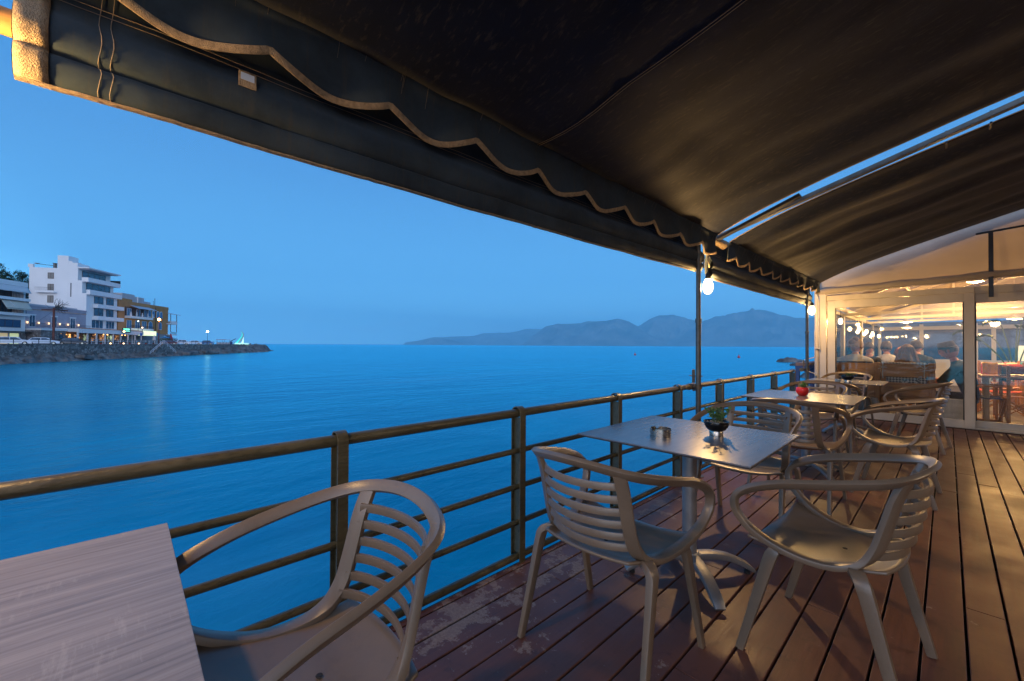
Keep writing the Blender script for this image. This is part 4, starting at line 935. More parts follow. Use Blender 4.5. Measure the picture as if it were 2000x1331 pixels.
person(-1.16,11.85,178,'person in a dark grey shirt beside the window, right of the fair haired one',GRY,JEAN,.12,(.5,-.2),'table',short((.05,.035,.025)),s=1.0,z0=.46)
person(-.90,12.20,12,'person in a white speckled shirt seen from behind, short dark hair',SPK,JEAN,.12,(-.5,-.3),'table',short((.035,.022,.016)),s=1.08,z0=.42,bulk=1.1)
person(-.76,13.3,185,'ginger haired person facing us behind the speckled shirt',mat('beige_top',(.40,.33,.25),.85),JEAN,.14,(.2,-.25),'table',longh((.28,.09,.03)),s=.95,z0=.40)
person(-.52,10.20,-4,'person with long dark blond hair over a black top, seated on the right bench',BLK,JEAN,.10,(.1,-.30),'table',longh((.19,.095,.042)),s=1.06,z0=.35,ay=.33)
person(-.40,12.05,15,'person in a dark jacket seen from behind, dark brown hair, right of the speckled shirt',DRK,JEAN,.14,(.4,-.4),'table',short((.02,.012,.009)),s=1.12,z0=.40,bulk=1.22)
person(-.58,13.1,175,'pink faced person half hidden behind the dark jacket',mat('pale_pink_top',(.45,.30,.28),.85),JEAN,.1,(0,-.2),'table',short((.12,.09,.07)),SKR,z0=.42)
person(.31,10.58,82,'person in a dark checked shirt and dark brimmed hat leaning over the table in profile',mat('dark_check_shirt',(.035,.05,.055),.85,var=.35,scale=22,stretch=(1,1,1)),BLK,.17,(0,-.30),'table',hat,SKR,s=1.2,z0=.27,ay=.30,bulk=1.12)
# benches / stools carrying the inner diners
for i,(x,y,lb) in enumerate([(-1.16,11.85,'stool under the person in the dark grey shirt'),(-.90,12.20,'stool under the person in the speckled shirt'),(-.76,13.3,'stool under the ginger haired person'),(-.40,12.05,'stool under the person in the dark jacket'),(-.58,13.1,'stool under the pink faced person')]):
    r_=empty('stool',(x,y,-.005),0,lb,'stool','wooden stools in the dining room'); MB().box(-.18,-.18,.40,.18,.18,.44).build('seat',PINE,r_,bevel=.004)
    for a in (-.15,.15):
        for c in (-.15,.15): MB().box(a-.02,c-.02,0,a+.02,c+.02,.399).build('leg',PINEV,r_)

# ---- things outside the enclosure corner
bl=mat('blue_paint',(.012,.05,.20),.4,dirt=.3,scale=12)
r_=empty('blue_stand',(-1.93,9.25,0),0,'dark blue painted outdoor stand beyond the railing end','stand')
MB().box(-.05,0,.90,.12,1.6,.955).build('top',mat('stand_top',(.16,.12,.13),.6),r_,bevel=.004); 
MB().box(-.055,-.002,.84,.125,1.602,.899).build('apron',bl,r_)
for x,y in ((-.05,0),(.06,.55),(-.05,1.5),(.06,1.0)): MB().box(x,y,-.6,x+.06,y+.06,.84).build('leg',bl,r_)
MB().box(-.1,-.05,-.62,.2,1.7,-.60).build('footboard',bl,r_)
tag(MB().box(-2.9,8.7,-.72,-1.76,13,-.62).build('lower_landing',mat('concrete_grey',(.25,.24,.22),.8,bump=.3),None),kind='structure')
sh=empty('blue_shed',(-2.3,17,-2.5),0,'pale blue boarded hut outside the side windows','hut')
m=MB()
for i in range(16): m.box(-.35+.0,i*.3,0,.30,i*.3+.285,4.5)
for i in range(6): m.box(-.35+.11*i,-.02,0,-.35+.11*i+.10,0,4.5)
m.build('boards',mat('pale_blue_boards',(.28,.42,.58),.7,dirt=.25,scale=5),sh); MB().box(-.5,-.2,4.5,.42,5,4.62).build('roof',MATS['concrete_grey'],sh)
nb=empty('neighbour_house',(-3,27,-2.5),0,'grey rendered house seen dimly through the far windows','house')
MB().box(0,0,0,13,9,4.62).build('walls',mat('grey_render',(.14,.17,.20),.9,dirt=.4,scale=1.5,bump=.4),nb); MB().box(-.3,-.3,4.62,13.3,9.3,4.9).build('roof',MATS['concrete_grey'],nb)
for x,z in ((1.6,3.5),(5.0,3.5),(6.4,3.5),(9,3.5)):
    MB().box(x,-.05,z-.5,x+.5,-.01,z+.35).build('window',emit('lit_window_small',(1,.62,.28),2.2) if x in (5.0,) else mat('dark_pane',(.03,.05,.08),.15),nb)
tag(MB().box(-4,20.3,-3,14,60,-.9).build('shore_ground',mat('shore_soil',(.10,.09,.08),.95,bump=.5,scale=3),None),kind='structure')
# ================================================================== SEA
SEA=-2.45
def water():
    m,t,b=principled('sea_water'); L=t.links
    tcn=t.nodes.new('ShaderNodeTexCoord')
    def nn(sc,st,det=4,ro=.5,rot=.35,dist=0):
        mp=t.nodes.new('ShaderNodeMapping'); mp.inputs['Scale'].default_value=st; mp.inputs['Rotation'].default_value=(0,0,rot); L.new(tcn.outputs['Object'],mp.inputs[0])
        n=t.nodes.new('ShaderNodeTexNoise'); n.inputs['Scale'].default_value=sc; n.inputs['Detail'].default_value=det; n.inputs['Roughness'].default_value=ro; n.inputs['Distortion'].default_value=dist; L.new(mp.outputs[0],n.inputs['Vector']); return n.outputs['Fac']
    def mth(op,a,c):
        n=t.nodes.new('ShaderNodeMath'); n.operation=op
        for i,x in enumerate((a,c)):
            if isinstance(x,(int,float)): n.inputs[i].default_value=x
            else: L.new(x,n.inputs[i])
        return n.outputs[0]
    def mr_(v,a,bb,c=0,d=1,s=False):
        n=t.nodes.new('ShaderNodeMapRange'); n.inputs['From Min'].default_value=a; n.inputs['From Max'].default_value=bb; n.inputs['To Min'].default_value=c; n.inputs['To Max'].default_value=d
        if s: n.interpolation_type='SMOOTHSTEP'
        L.new(v,n.inputs['Value']); return n.outputs[0]
    def mix_(f,a,bb):
        n=t.nodes.new('ShaderNodeMix'); n.data_type='RGBA'; L.new(f,n.inputs[0])
        for i,x in ((6,a),(7,bb)):
            if isinstance(x,tuple): n.inputs[i].default_value=x+(1,)
            else: L.new(x,n.inputs[i])
        return n.outputs[2]
    big=nn(.022,(1,.42,1),6,.6); med=nn(.35,(1,.45,1),5,.6,.5,.4)
    col=mix_(mr_(big,.42,.58),(.001,.190,.315),(.002,.380,.500)); col=mix_(mr_(med,.3,.75,0,.55),col,(.001,.150,.260))
    # wash of foam near the pier footing
    sp=t.nodes.new('ShaderNodeSeparateXYZ'); L.new(tcn.outputs['Object'],sp.inputs[0])
    fx=mth('MULTIPLY',mr_(sp.outputs['X'],-5.8,-3.2,0,1,True),mr_(sp.outputs['X'],-1.6,-2.6,0.2,1,True))
    fy=mth('MULTIPLY',mr_(sp.outputs['Y'],-1.5,1.0,0,1,True),mr_(sp.outputs['Y'],5.0,1.6,0,1,True))
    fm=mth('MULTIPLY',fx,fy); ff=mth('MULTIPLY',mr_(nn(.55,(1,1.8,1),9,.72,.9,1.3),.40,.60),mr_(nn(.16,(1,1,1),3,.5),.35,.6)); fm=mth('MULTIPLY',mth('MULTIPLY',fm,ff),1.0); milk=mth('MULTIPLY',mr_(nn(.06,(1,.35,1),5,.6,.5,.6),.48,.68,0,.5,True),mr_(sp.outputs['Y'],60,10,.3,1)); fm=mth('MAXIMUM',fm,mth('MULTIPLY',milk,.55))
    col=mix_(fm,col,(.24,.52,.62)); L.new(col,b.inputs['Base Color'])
    b.inputs['Roughness'].default_value=.5; b.inputs['Specular IOR Level'].default_value=0.0
    b1=t.nodes.new('ShaderNodeBump'); b1.inputs['Strength'].default_value=.55; b1.inputs['Distance'].default_value=.35; L.new(med,b1.inputs['Height'])
    b2=t.nodes.new('ShaderNodeBump'); b2.inputs['Strength'].default_value=.42; b2.inputs['Distance'].default_value=.06; L.new(nn(1.3,(1,.62,1),7,.66,.45,1.4),b2.inputs['Height']); L.new(b1.outputs[0],b2.inputs['Normal'])
    L.new(b2.outputs[0],b.inputs['Normal'])
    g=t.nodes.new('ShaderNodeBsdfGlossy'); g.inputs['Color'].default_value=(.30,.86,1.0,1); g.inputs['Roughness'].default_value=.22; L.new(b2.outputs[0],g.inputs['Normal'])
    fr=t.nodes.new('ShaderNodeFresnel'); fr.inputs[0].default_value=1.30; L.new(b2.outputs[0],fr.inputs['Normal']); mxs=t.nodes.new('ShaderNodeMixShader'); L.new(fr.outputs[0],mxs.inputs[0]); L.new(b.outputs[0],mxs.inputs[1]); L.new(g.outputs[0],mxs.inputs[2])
    L.new(mxs.outputs[0],t.nodes['Material Output'].inputs['Surface']); return m
rings=[(0,0)]; m=MB(); vs=[];n=72
rad=[1,4,10,25,60,150,400,1000,2500,6000,15000,42000]
m.v=[(0,0,0)]+[(r_*math.cos(2*math.pi*j/n),r_*math.sin(2*math.pi*j/n),0) for r_ in rad for j in range(n)]
m.f=[(0,1+j,1+(j+1)%n) for j in range(n)]+[(1+i*n+j,1+(i+1)*n+j,1+(i+1)*n+(j+1)%n,1+i*n+(j+1)%n) for i in range(len(rad)-1) for j in range(n)]; m.m=[0]*len(m.f)
o=m.build('sea',water()); o.location=(0,0,SEA); tag(o,kind='structure')

# ================================================================== MOUNTAINS across the bay
PROF={
'back':[(61.37, 0.3), (60.39, 0.45), (57.3, 1.03), (54.51, 1.13), (52.15, 1.22), (50.7, 1.58), (47.21, 1.71), (43.71, 2.33), (39.6, 2.13), (34.05, 1.08)],
'low':[(61.7, 0.02), (61.24, 0.16), (59.69, 0.45), (57.88, 0.82), (56.19, 0.9), (54.86, 0.63), (53.59, 0.28), (52.75, 0.0)],
'm1':[(45.63, 0.04), (44.84, 0.47), (43.71, 1.48), (41.93, 2.69), (39.6, 2.98), (37.32, 3.19), (36.32, 3.46), (33.92, 3.38), (32.3, 3.71), (31.17, 3.35), (29.58, 2.51), (27.97, 1.35), (26.38, 0.54), (25.56, 0.01)],
'm2':[(33.5,.02),(31.69, 1.08), (29.58, 2.65), (27.97, 3.58), (26.51, 3.89), (25.38, 4.07), (24.12, 3.71), (22.64, 3.22), (20.77, 2.35), (19.06, 1.38),(17.5,.1)],
'm3':[(27,.02),(24.33, 1.6), (21.67, 3.14), (19.31, 3.79), (18.17, 4.13), (16.38, 4.46), (15.11, 4.29), (13.43, 3.56), (11.82, 3.19), (10.07, 3.25), (5.57, 3.4), (0.03, 1.92),(-4,.1)]}
ROCKM=mat('mountain_rock',(.03,.028,.028),.95,var=.25,scale=.0019,col2=(.26,.24,.22),dirt=.5)
def hill(name,prof,d0,d1,seed,base=0,rough=1.0):
    a0,a1=prof[0][0],prof[-1][0]; nu=int(abs(a1-a0)*16)+30; nv=60
    def H(a):
        for (p,hp),(q,hq) in zip(prof[:-1],prof[1:]):
            if q<=a<=p:
                t=(p-a)/(p-q); t=t*t*(3-2*t)*.35+t*.65; return hp+(hq-hp)*t
        return prof[-1][1]
    def f(u,v):
        a=a0+(a1-a0)*u; d=d0+(d1-d0)*v; hr=math.tan(R(H(a)))*(d0+(d1-d0)*.55)
        s=smooth(0,.55,v)**.75 if v<.55 else smooth(1.05,.55,v)
        x=-math.sin(R(a))*d; y=math.cos(R(a))*d
        q=Vector((x/1400,y/1400,seed)); rg=(1-abs(mnoise.noise(q)*2))*.5+(1-abs(mnoise.noise(q*2.3)*2))*.28+(1-abs(mnoise.noise(q*5.1)*2))*.16+mnoise.noise(q*11)*.10
        z=hr*s*(1+rough*1.7*(rg-.5)*(1-abs(v-.55)/.55 if False else (.05+.95*(1-s)**.8)))+hr*.018*mnoise.noise(Vector((a*2.2,seed,1)))*s
        return (x,y,SEA+max(-6,z-5*(v<.01)))
    o=MB().grid(f,nu,nv).build(name,ROCKM,None,True,180); tag(o,kind='structure'); return o
hill('mountains_ridge',PROF['back'],15500,20500,3)
hill('headland_hill',PROF['low'],13200,14600,5)
hill('mountains_north',PROF['m1'],11000,14500,9)
hill('mountains_middle',PROF['m2'],12600,15500,12)
hill('mountains_east',PROF['m3'],11800,15800,17)

# ================================================================== TOWN
TO=Vector((-116.38,-25.81,0)); TU=Vector((-.8726,.4884,0)); TV=Vector((.4884,.8726,0)); TRZ=math.atan2(TU.y,TU.x)
def tpos(t,v,z=0): return TO+TU*t+TV*v+Vector((0,0,z))
def T_(): m=MB(); m.M=Matrix.Diagonal((1,-1,1,1)); return m
def tth(name,t,v,z,label,cat,group=None): return empty(name,tpos(t,v,z),TRZ,label,cat,group)
def rzview(p): return math.atan2(p.y,p.x)-math.pi/2
G=.80
ASPH=mat('promenade_asphalt',(.05,.05,.052),.85,var=.2,scale=.5); PLAS=mat('white_render',(.80,.79,.77),.8,var=.015,scale=.35,dirt=.03); LAV=mat('lavender_render',(.40,.36,.40),.85,var=.06,scale=.4,dirt=.15)
OCH=mat('ochre_render',(.48,.225,.075),.85,var=.08,scale=.4,dirt=.2); GRB=mat('pale_grey_render',(.50,.48,.50),.85,var=.06,scale=.4)
DGL=mat('dusk_glass',(.03,.07,.12),.08,var=.3,scale=.8,spec=1.0,rvar=.03); BRN=mat('brown_frame',(.10,.055,.035),.6); DRC=mat('dark_recess',(.10,.05,.035),.8,var=.3,scale=.8)
IRON=mat('dark_iron',(.03,.035,.045),.5,metal=.3); WARMW=emit('warm_interior',(1.0,.55,.20),1.6); AWN=mat('white_awning_cloth',(.60,.60,.60),.85,var=.05); AWNC=mat('cream_awning_cloth',(.62,.55,.44),.85,var=.05)
RAILW=mat('white_rail_paint',(.65,.67,.70),.5)
def stone_mat(name,c1,c2,sc):
    m,t,b=principled(name); L=t.links; tcn=t.nodes.new('ShaderNodeTexCoord'); v=t.nodes.new('ShaderNodeTexVoronoi'); v.inputs['Scale'].default_value=sc; L.new(tcn.outputs['Object'],v.inputs['Vector'])
    r=t.nodes.new('ShaderNodeValToRGB'); r.color_ramp.elements[0].color=c1+(1,); r.color_ramp.elements[1].color=c2+(1,)
    s=t.nodes.new('ShaderNodeSeparateColor'); L.new(v.outputs['Color'],s.inputs[0]); L.new(s.outputs[0],r.inputs[0])
    v2=t.nodes.new('ShaderNodeTexVoronoi'); v2.feature='DISTANCE_TO_EDGE'; v2.inputs['Scale'].default_value=sc; L.new(tcn.outputs['Object'],v2.inputs['Vector'])
    q=t.nodes.new('ShaderNodeMapRange'); q.inputs['From Max'].default_value=.08; L.new(v2.outputs['Distance'],q.inputs['Value']); mm=t.nodes.new('ShaderNodeMix'); mm.data_type='RGBA'; L.new(q.outputs[0],mm.inputs[0]); mm.inputs[6].default_value=tuple(c*.5 for c in c1)+(1,); L.new(r.outputs[0],mm.inputs[7])
    L.new(mm.outputs[2],b.inputs['Base Color']); b.inputs['Roughness'].default_value=.9; bp=t.nodes.new('ShaderNodeBump'); bp.inputs['Distance'].default_value=.08; L.new(v2.outputs['Distance'],bp.inputs['Height']); L.new(bp.outputs[0],b.inputs['Normal']); return m
STW=stone_mat('rubble_stone',(.10,.09,.085),(.34,.31,.28),1.9); STF=stone_mat('facing_stone',(.16,.14,.13),(.34,.31,.30),2.4)
RK=mat('shore_rock',(.045,.042,.042),.9,var=.3,scale=.5,col2=(.27,.245,.22),bump=.8,bscale=3)
# ground of the promenade and seawall
o=T_().box(-60,-60,-3,104,10.3,G).build('promenade',ASPH); o.location=tpos(0,0); o.rotation_euler=(0,0,TRZ); tag(o,kind='structure')
o=T_(); o.box(-60,10.3,-3,103,10.75,.93); o.box(103,10.2,-3,104.2,10.75,.93); o=o.build('seawall',STW,bevel=.05); o.location=tpos(0,0); o.rotation_euler=(0,0,TRZ); tag(o,kind='structure')
o=T_().box(-60,10.25,.93,104.3,10.85,1.0).build('wall_coping',mat('coping',(.26,.24,.22),.85),bevel=.02); o.location=tpos(0,0); o.rotation_euler=(0,0,TRZ); tag(o,kind='structure')
def rocks(u,v):
    t=-55+215*u; w_=3.4+1.2*nz(t*.12,2)+.8*smooth(100,110,t)*3; vv=10.4+w_*v
    zt=-1.0+.35*nz(t*.2,8)+1.0*smooth(55,95,t)*.8+1.1*smooth(98,112,t)-3.2*smooth(135,152,t)
    zz=zt+(SEA-.5-zt)*v**1.2+ .75*nz(t*.9,vv*1.1,3)+.45*nz(t*2.4,vv*2.6,5)+.12*nz(t*6,vv*6,1)
    return (t,vv-(7*smooth(118,156,t)),zz)
o=T_().grid(rocks,900,14).build('rocky_shore',RK,None,True,28); o.location=tpos(0,0); o.rotation_euler=(0,0,TRZ); tag(o,kind='structure')
def tip(u,v):
    t=103+46*u; z0=.75+.25*nz(t*.5,3)-3.1*smooth(.78,1.0,u)
    vv=3+8.6*v-5*u*0; edge=smooth(0,.22,v)*smooth(1.0,.80,v)
    return (t,vv,-3+(z0+3)*edge+.35*nz(t*.8,vv*.9,2)*edge)
o=T_().grid(tip,120,40).build('pier_rocks',RK,None,True,30); o.location=tpos(0,0); o.rotation_euler=(0,0,TRZ); tag(o,kind='structure')
# fallen slabs
for i,(t,v,a,s,tl) in enumerate([(62,12.2,8,(9,2.2,.9),-.03),(74,12.4,-6,(8,2.4,.8),.06),(88,12.0,20,(7,2,.8),-.08),(18,12.4,10,(4,1.6,.8),.1),(96,12.3,-15,(5,1.8,1.0),.05)]):
    m=MB(); r_=random.Random(i); m.box(-s[0]/2,-s[1]/2,-s[2]/2,s[0]/2,s[1]/2,s[2]/2); o=m.build('rock_slab',RK,bevel=.15); o.location=tpos(t,v,-1.75); o.rotation_euler=(.12,tl,TRZ+R(a))
    tag(o,['long flat concrete slab fallen against the seawall, nearest the stairs','tilted broken slab in the middle of the seawall foot','slanting slab just before the pier rocks begin','small slab half sunk among the near shore rocks','dark block at the start of the pier rocks'][i],'slab','slabs along the seawall foot')

# railing on the promenade edge
pr_=tth('promenade_railing',0,10.4,1.0,'thin dark post and wire railing along the far promenade edge','railing')
pz=[-6+2.6*i for i in range(42)]
pmesh=None
for t in pz:
    if pmesh is None: pmesh=T_().box(-.04,-.04,0,.04,.04,1.0).build('post',IRON,pr_); q=pmesh
    else: q=pmesh.copy(); C.objects.link(q); q.parent=pr_
    q.location=(t,0,0)
for z in (.45,.95): T_().tube([(-8,0,z),(101,0,z)],.022,5).build('rail_wire',IRON,pr_)
wr_=tth('terrace_fence',26,8.6,G,'white slatted terrace fence with red flower pots before the restaurant','fence')
m=T_()
for i in range(16): m.box(i*1.8-.04,-.04,0,i*1.8+.04,.04,1.25)
for z in (.4,.8,1.2): m.box(-.2,-.025,z-.05,27.2,.025,z+.05)
m.build('slats',RAILW,wr_)
POTR=mat('red_pot',(.45,.04,.03),.5)
for i in range(7):
    r_=tth('flower_pot',28+3.4*i,9.2,G,'small red flower pot on the far promenade','flower pot','red flower pots along the terrace fence'); MB().lathe([(0,0),(.18,0),(.26,.42),(.22,.42),(0,.38)],10).build('pot',POTR,r_); MB().ball((0,0,.5),(.2,.2,.14),7,0,4).build('plant',mat('pot_plant',(.03,.08,.02),.8,var=.3),r_)
for i,(t,z) in enumerate([(30.5,.25),(35.2,.25),(41.2,.25)]):
    r_=tth('ground_spotlight',t,9.6,G,'warm glowing ground lamp at the terrace fence, '+['left','middle','right'][i]+' of three','ground lamp','ground lamps before the terrace'); T_().lathe([(0,0),(.12,0),(.12,.16),(0,.16)],8).build('housing',IRON,r_); T_().ball((0,0,.34),.17,8,0,5).build('lamp_glass',emit('ground_lamp_glow',(1,.66,.34),4.5),r_)
# stairs with white rails
r_=tth('seawall_stairs',48,10.9,-2.2,'stone steps down the seawall with white handrails each side','stairs')
m=T_()
for i in range(12): m.box(-6+.5*i,0,0,-6+.5*i+.52,1.1,.27*(i+1)); m.box(6-.5*i-.52,0.01,0,6-.5*i,1.09,.27*(i+1)-.002)
m.build('steps',STW,r_)
m=T_()
for s in (-1,1):
    for z in (.55,1.0): m.tube([(s*6.3,1.0,.2+z),(s*.2,1.0,3.3+z)],.06,6)
    for k in range(5): m.tube([(s*(6.3-1.5*k),1.0,.2+.75*k),(s*(6.3-1.5*k),1.0,1.25+.76*k)],.05,5)
m.build('handrails',RAILW,r_)

# ---- window helper: frame + pane as children
def window(root,t0,t1,z0,z1,v,fm=BRN,pane=DGL,n=2,side=False,curtain=False):
    d=.07; f=T_()
    def bx(m,a,b_,c,e,p0,p1):
        if side: m.box(p0 if p0<p1 else p1,a,c,p1 if p0<p1 else p0,b_,e)   # wall facing -t: a,b along v
        else: m.box(a,p0,c,b_,p1,e)
    s=-1 if side else 1; P0=v; P1=v+s*d
    w_=.07
    bx(f,t0,t1,z0,z0+w_,P0,P1); bx(f,t0,t1,z1-w_,z1,P0,P1)
    for i in range(n+1):
        c=t0+(t1-t0-w_)*i/n; bx(f,c,c+w_,z0+w_,z1-w_,P0,P1)
    fo=f.build('window',fm,root); g=T_(); bx(g,t0+.02,t1-.02,z0+.03,z1-.03,P0+s*.005,P1-s*.03); g.build('pane',pane,fo); return fo
def balcony(root,t0,t1,z,v0,v1,m=PLAS,h=1.0,solid=True,slab=.18):
    a=T_(); a.box(t0,v0,z-slab,t1,v1,z); 
    if solid: a.box(t0,v1-.12,z,t1,v1,z+h); a.box(t0,v0,z,t0+.12,v1-.12,z+h*.999); a.box(t1-.12,v0,z,t1,v1-.12,z+h*.999)
    b=a.build('balcony',m,root)
    if not solid:
        g=T_(); k=int((t1-t0)/.22)
        for i in range(k+1): x=t0+.04+(t1-t0-.08)*i/k; g.box(x-.012,v1-.06,z,x+.012,v1-.03,z+.95)
        g.box(t0,v1-.07,z+.95,t1,v1-.02,z+1.0); g.box(t0,v0,z+.95,t0+.05,v1-.07,z+1.0); g.build('balustrade',IRON,b)
    return b
def glint(col,st):
    m,t,b=principled('glint'); L=t.links; tcn=t.nodes.new('ShaderNodeTexCoord'); n=t.nodes.new('ShaderNodeTexNoise'); n.inputs['Scale'].default_value=1.3; n.inputs['Detail'].default_value=3; n.inputs['Roughness'].default_value=.6; L.new(tcn.outputs['Object'],n.inputs['Vector'])
    q=t.nodes.new('ShaderNodeMapRange'); q.inputs['From Min'].default_value=.45; q.inputs['From Max'].default_value=.65; q.inputs['To Max'].default_value=st; L.new(n.outputs['Fac'],q.inputs['Value']); L.new(q.outputs[0],b.inputs['Emission Strength'])
    b.inputs['Emission Color'].default_value=col+(1,); b.inputs['Base Color'].default_value=(.12,.06,.03,1); return m
# ---- left building
b=tth('apartment_building',-4,1.2,G,'white low apartment block at the left edge with drawn awnings','building')
m=T_(); m.box(0,-12,0,23.4,-1.9,12.9); m.box(22.9,-1.9,0,23.4,0,12.05); m.box(0,-1.9,12.05,22.9,0.4,12.95); m.box(22.9,-1.9,12.051,23.4,.38,12.94); m.box(0,-1.9,0,22.9,0,5.9); m.build('walls',PLAS,b)
T_().box(.02,-1.898,6.25,22.88,-1.86,12.04).build('recess_wall',DRC,b)
for z in (6.25,9.35): balcony(b,0,23.3,z,-1.8,.9,PLAS,.22,True,.34)
for z in (6.25,9.35):
    g=T_(); 
    for i in range(70): g.box(.2+i*.325,.70,z+.2,.23+i*.325,.74,z+1.05)
    g.box(.1,.69,z+1.05,23,.75,z+1.1); g.build('balustrade',IRON,b)
T_().grid(lambda u,v:(.2+23*u,.45+.7*v,12.0-1.3*v-.03*math.sin(u*60)*v),40,4).build('upper_awning',AWN,b,True,solid=.03)
T_().grid(lambda u,v:(17.4+5.7*u+.0*v,.5+1.0*v,8.9-1.8*v-.03*math.sin(u*30)*v),20,4).build('cream_awning',AWNC,b,True,solid=.03)
for t in (15.6,19.0): T_().tube([(t,.5,8.9),(t+.3,1.2,7.8),(t+.6,.8,7.2)],.05,6).build('awning_arm',RAILW,b)
for a,c,z0,z1 in ((11,13.4,6.6,8.6),(14,16,9.7,11.3),(17.5,19.5,9.7,11.3),(20.4,22,6.6,8.6)): window(b,a,c,z0,z1,-1.86)
window(b,17.2,22.3,3.5,5.1,0,BRN,mat('blue_shutter_glass',(.02,.06,.14),.2),3); window(b,14.6,15.8,2.9,5.1,0,PLAS)
T_().box(0,0,0,14.2,.14,2.35).build('stone_facing',STF,b); T_().box(22.2,0,0,23.4,.15,2.4).build('stone_facing',STF,b)
T_().box(13.8,-.02,2.62,27.0,1.0,2.74).build('flat_canopy',IRON,b)
window(b,15.0,16.4,.1,2.4,.0,IRON,DGL,1); window(b,17.2,19.6,.1,2.4,.0,IRON,emit('shop_lit_left',(1,.72,.36),.32),1); window(b,19.8,22.0,.1,2.4,.0,IRON,emit('shop_lit_right',(.85,.90,.45),.45),1)
m=T_(); m.lathe([(0,.0),(.3,.08),(.62,.35),(.6,.36),(.28,.11),(0,.03)],14,(19.5,-3,13.15)); m.tube([(19.5,3*1-6,12.9),(19.5,-3,13.2)],.05,5); m.lathe([(0,.0),(.3,.08),(.62,.35),(.6,.36),(.28,.11),(0,.03)],14,(21.6,-4,13.1)); m.build('satellite_dishes',RAILW,b,True)
# ---- lavender restaurant building
b=tth('restaurant_building',20,0,G,'lavender two storey restaurant with lit wall lamps and a long white canopy','building')
m=T_(); m.box(0,-11,0,18.0,0,8.3); m.box(-.1,-11,8.3,18.05,.14,8.55); m.build('walls',LAV,b)
T_().box(-.12,-.02,7.55,18.0,.10,7.72).build('peach_trim',mat('peach_trim',(.60,.34,.24),.8),b); T_().box(1,-9.5,8.55,17,-1.2,9.0).build('roof',GRB,b)
T_().box(-.2,0,3.55,18.1,1.1,3.85).build('balcony',LAV,b)
g=T_()
for i in range(58): g.box(.1+i*.31,1.0,3.85,.13+i*.31,1.03,4.7)
g.box(0,.99,4.7,18.1,1.05,4.75); g.build('balustrade',IRON,b)
for a in (1.9,7.6,13.0): window(b,a,a+1.5,3.9,6.4,.0,PLAS,DGL,2); 
for a in (1.7,7.4,12.8): T_().box(a,.0,6.42,a+1.9,.12,6.6).build('lintel',PLAS,b)
for i,a in enumerate((1.2,4.0,6.6,9.6,12.0,15.2)):
    w_=T_(); w_.lathe([(0,-.05),(.10,0),(.14,.30),(.12,.34),(0,.34)],8,(a,.28,4.6)); w_.build('wall_lamp',emit('wall_lamp_glow',(1,.66,.34),3.2),b,True)
T_().box(-.0,.0,0,6.6,3.4,3.1).build('stone_annex',STF,b); T_().box(-.1,-.0,3.1,6.9,3.6,3.5).build('annex_parapet',PLAS,b); window(b,4.7,5.7,1.4,2.6,3.4,IRON,DGL,1)
m=T_(); m.box(6.9,0,2.95,30.5,5.6,3.12); m.box(6.85,5.55,2.75,30.55,5.7,3.75); m.box(6.88,.0,3.0,7.0,5.55,3.74); m.build('canopy',PLAS,b)
m=T_()
for i in range(20): m.box(7.6+i*1.15,5.3,3.76,7.85+i*1.15,5.95,3.95)
m.build('rafter_ends',mat('terracotta_tile',(.42,.20,.12),.8),b)
for i in range(9): t=7.0+2.9*i; T_().box(t-.12,5.25,0,t+.12,5.5,2.95).build('column',PLAS,b)
T_().box(7.0,.4,0.02,30.2,.7,2.9).build('inner_wall',mat('warm_plaster',(.42,.26,.15),.8,var=.25,scale=1.2),b)
r_=random.Random(4)
for i in range(8):
    a=7.6+2.8*i; T_().box(a,.71,.7+.4*(i%2),a+1.7,.76,2.5).build('glowing_opening',glint((1,.50,.15),3.0) if i in (0,1) else glint((1,.45,.16) if i%3 else (.6,.8,.5),.9),b)  # panels whose patchy emission paints the warm glints of the interior
m=T_()
for i in range(7): a=9+3.1*i; m.box(a,2,0,a+1.2,2.9,.75); m.box(a-.5,2.1,0,a-.1,2.7,.95); m.box(a+1.3,2.1,0,a+1.7,2.7,.95)
m.build('tables',DRC,b)
for i,a in enumerate((7.6,13.2,15.9,17.2,22.6,23.9)):
    T_().ball((a,5.0,2.55),.14,8,0,5).build('canopy_lamp',emit('canopy_lamp_glow',(1,.48,.14),5),b,True)
# lit shop sign, green letters on black
sg=tth('lit_sign',41.2,5.9,4.15,'small black oval edged sign with glowing green white letters on the canopy','sign')
T_().prism([(-.2,.0),(3.2,.0),(3.2,.14),(-.2,.14)],-.06,1.15).build('board',mat('sign_black',(.008,.010,.016),.4),sg,bevel=.05)
m=T_(); x=.15
for ch,w_ in (('A',.34),('r',.24),('c',.26),('a',.28),('d',.3),('e',.26),('s',.26)):
    m.box(x,.15,.62,x+.07,.19,.98); m.box(x+w_-.08,.15,.62,x+w_-.01,.19,.95); m.box(x,.15,.90,x+w_-.02,.192,.98)
    if ch in 'Aae': m.box(x,.15,.74,x+w_-.02,.192,.81)
    x+=w_+.09
m.box(1.0,.15,.18,2.75,.19,.30); m.box(1.0,.15,.36,2.5,.19,.46); m.build('lettering',emit('sign_green',(.25,1.0,.70),1.3),sg)
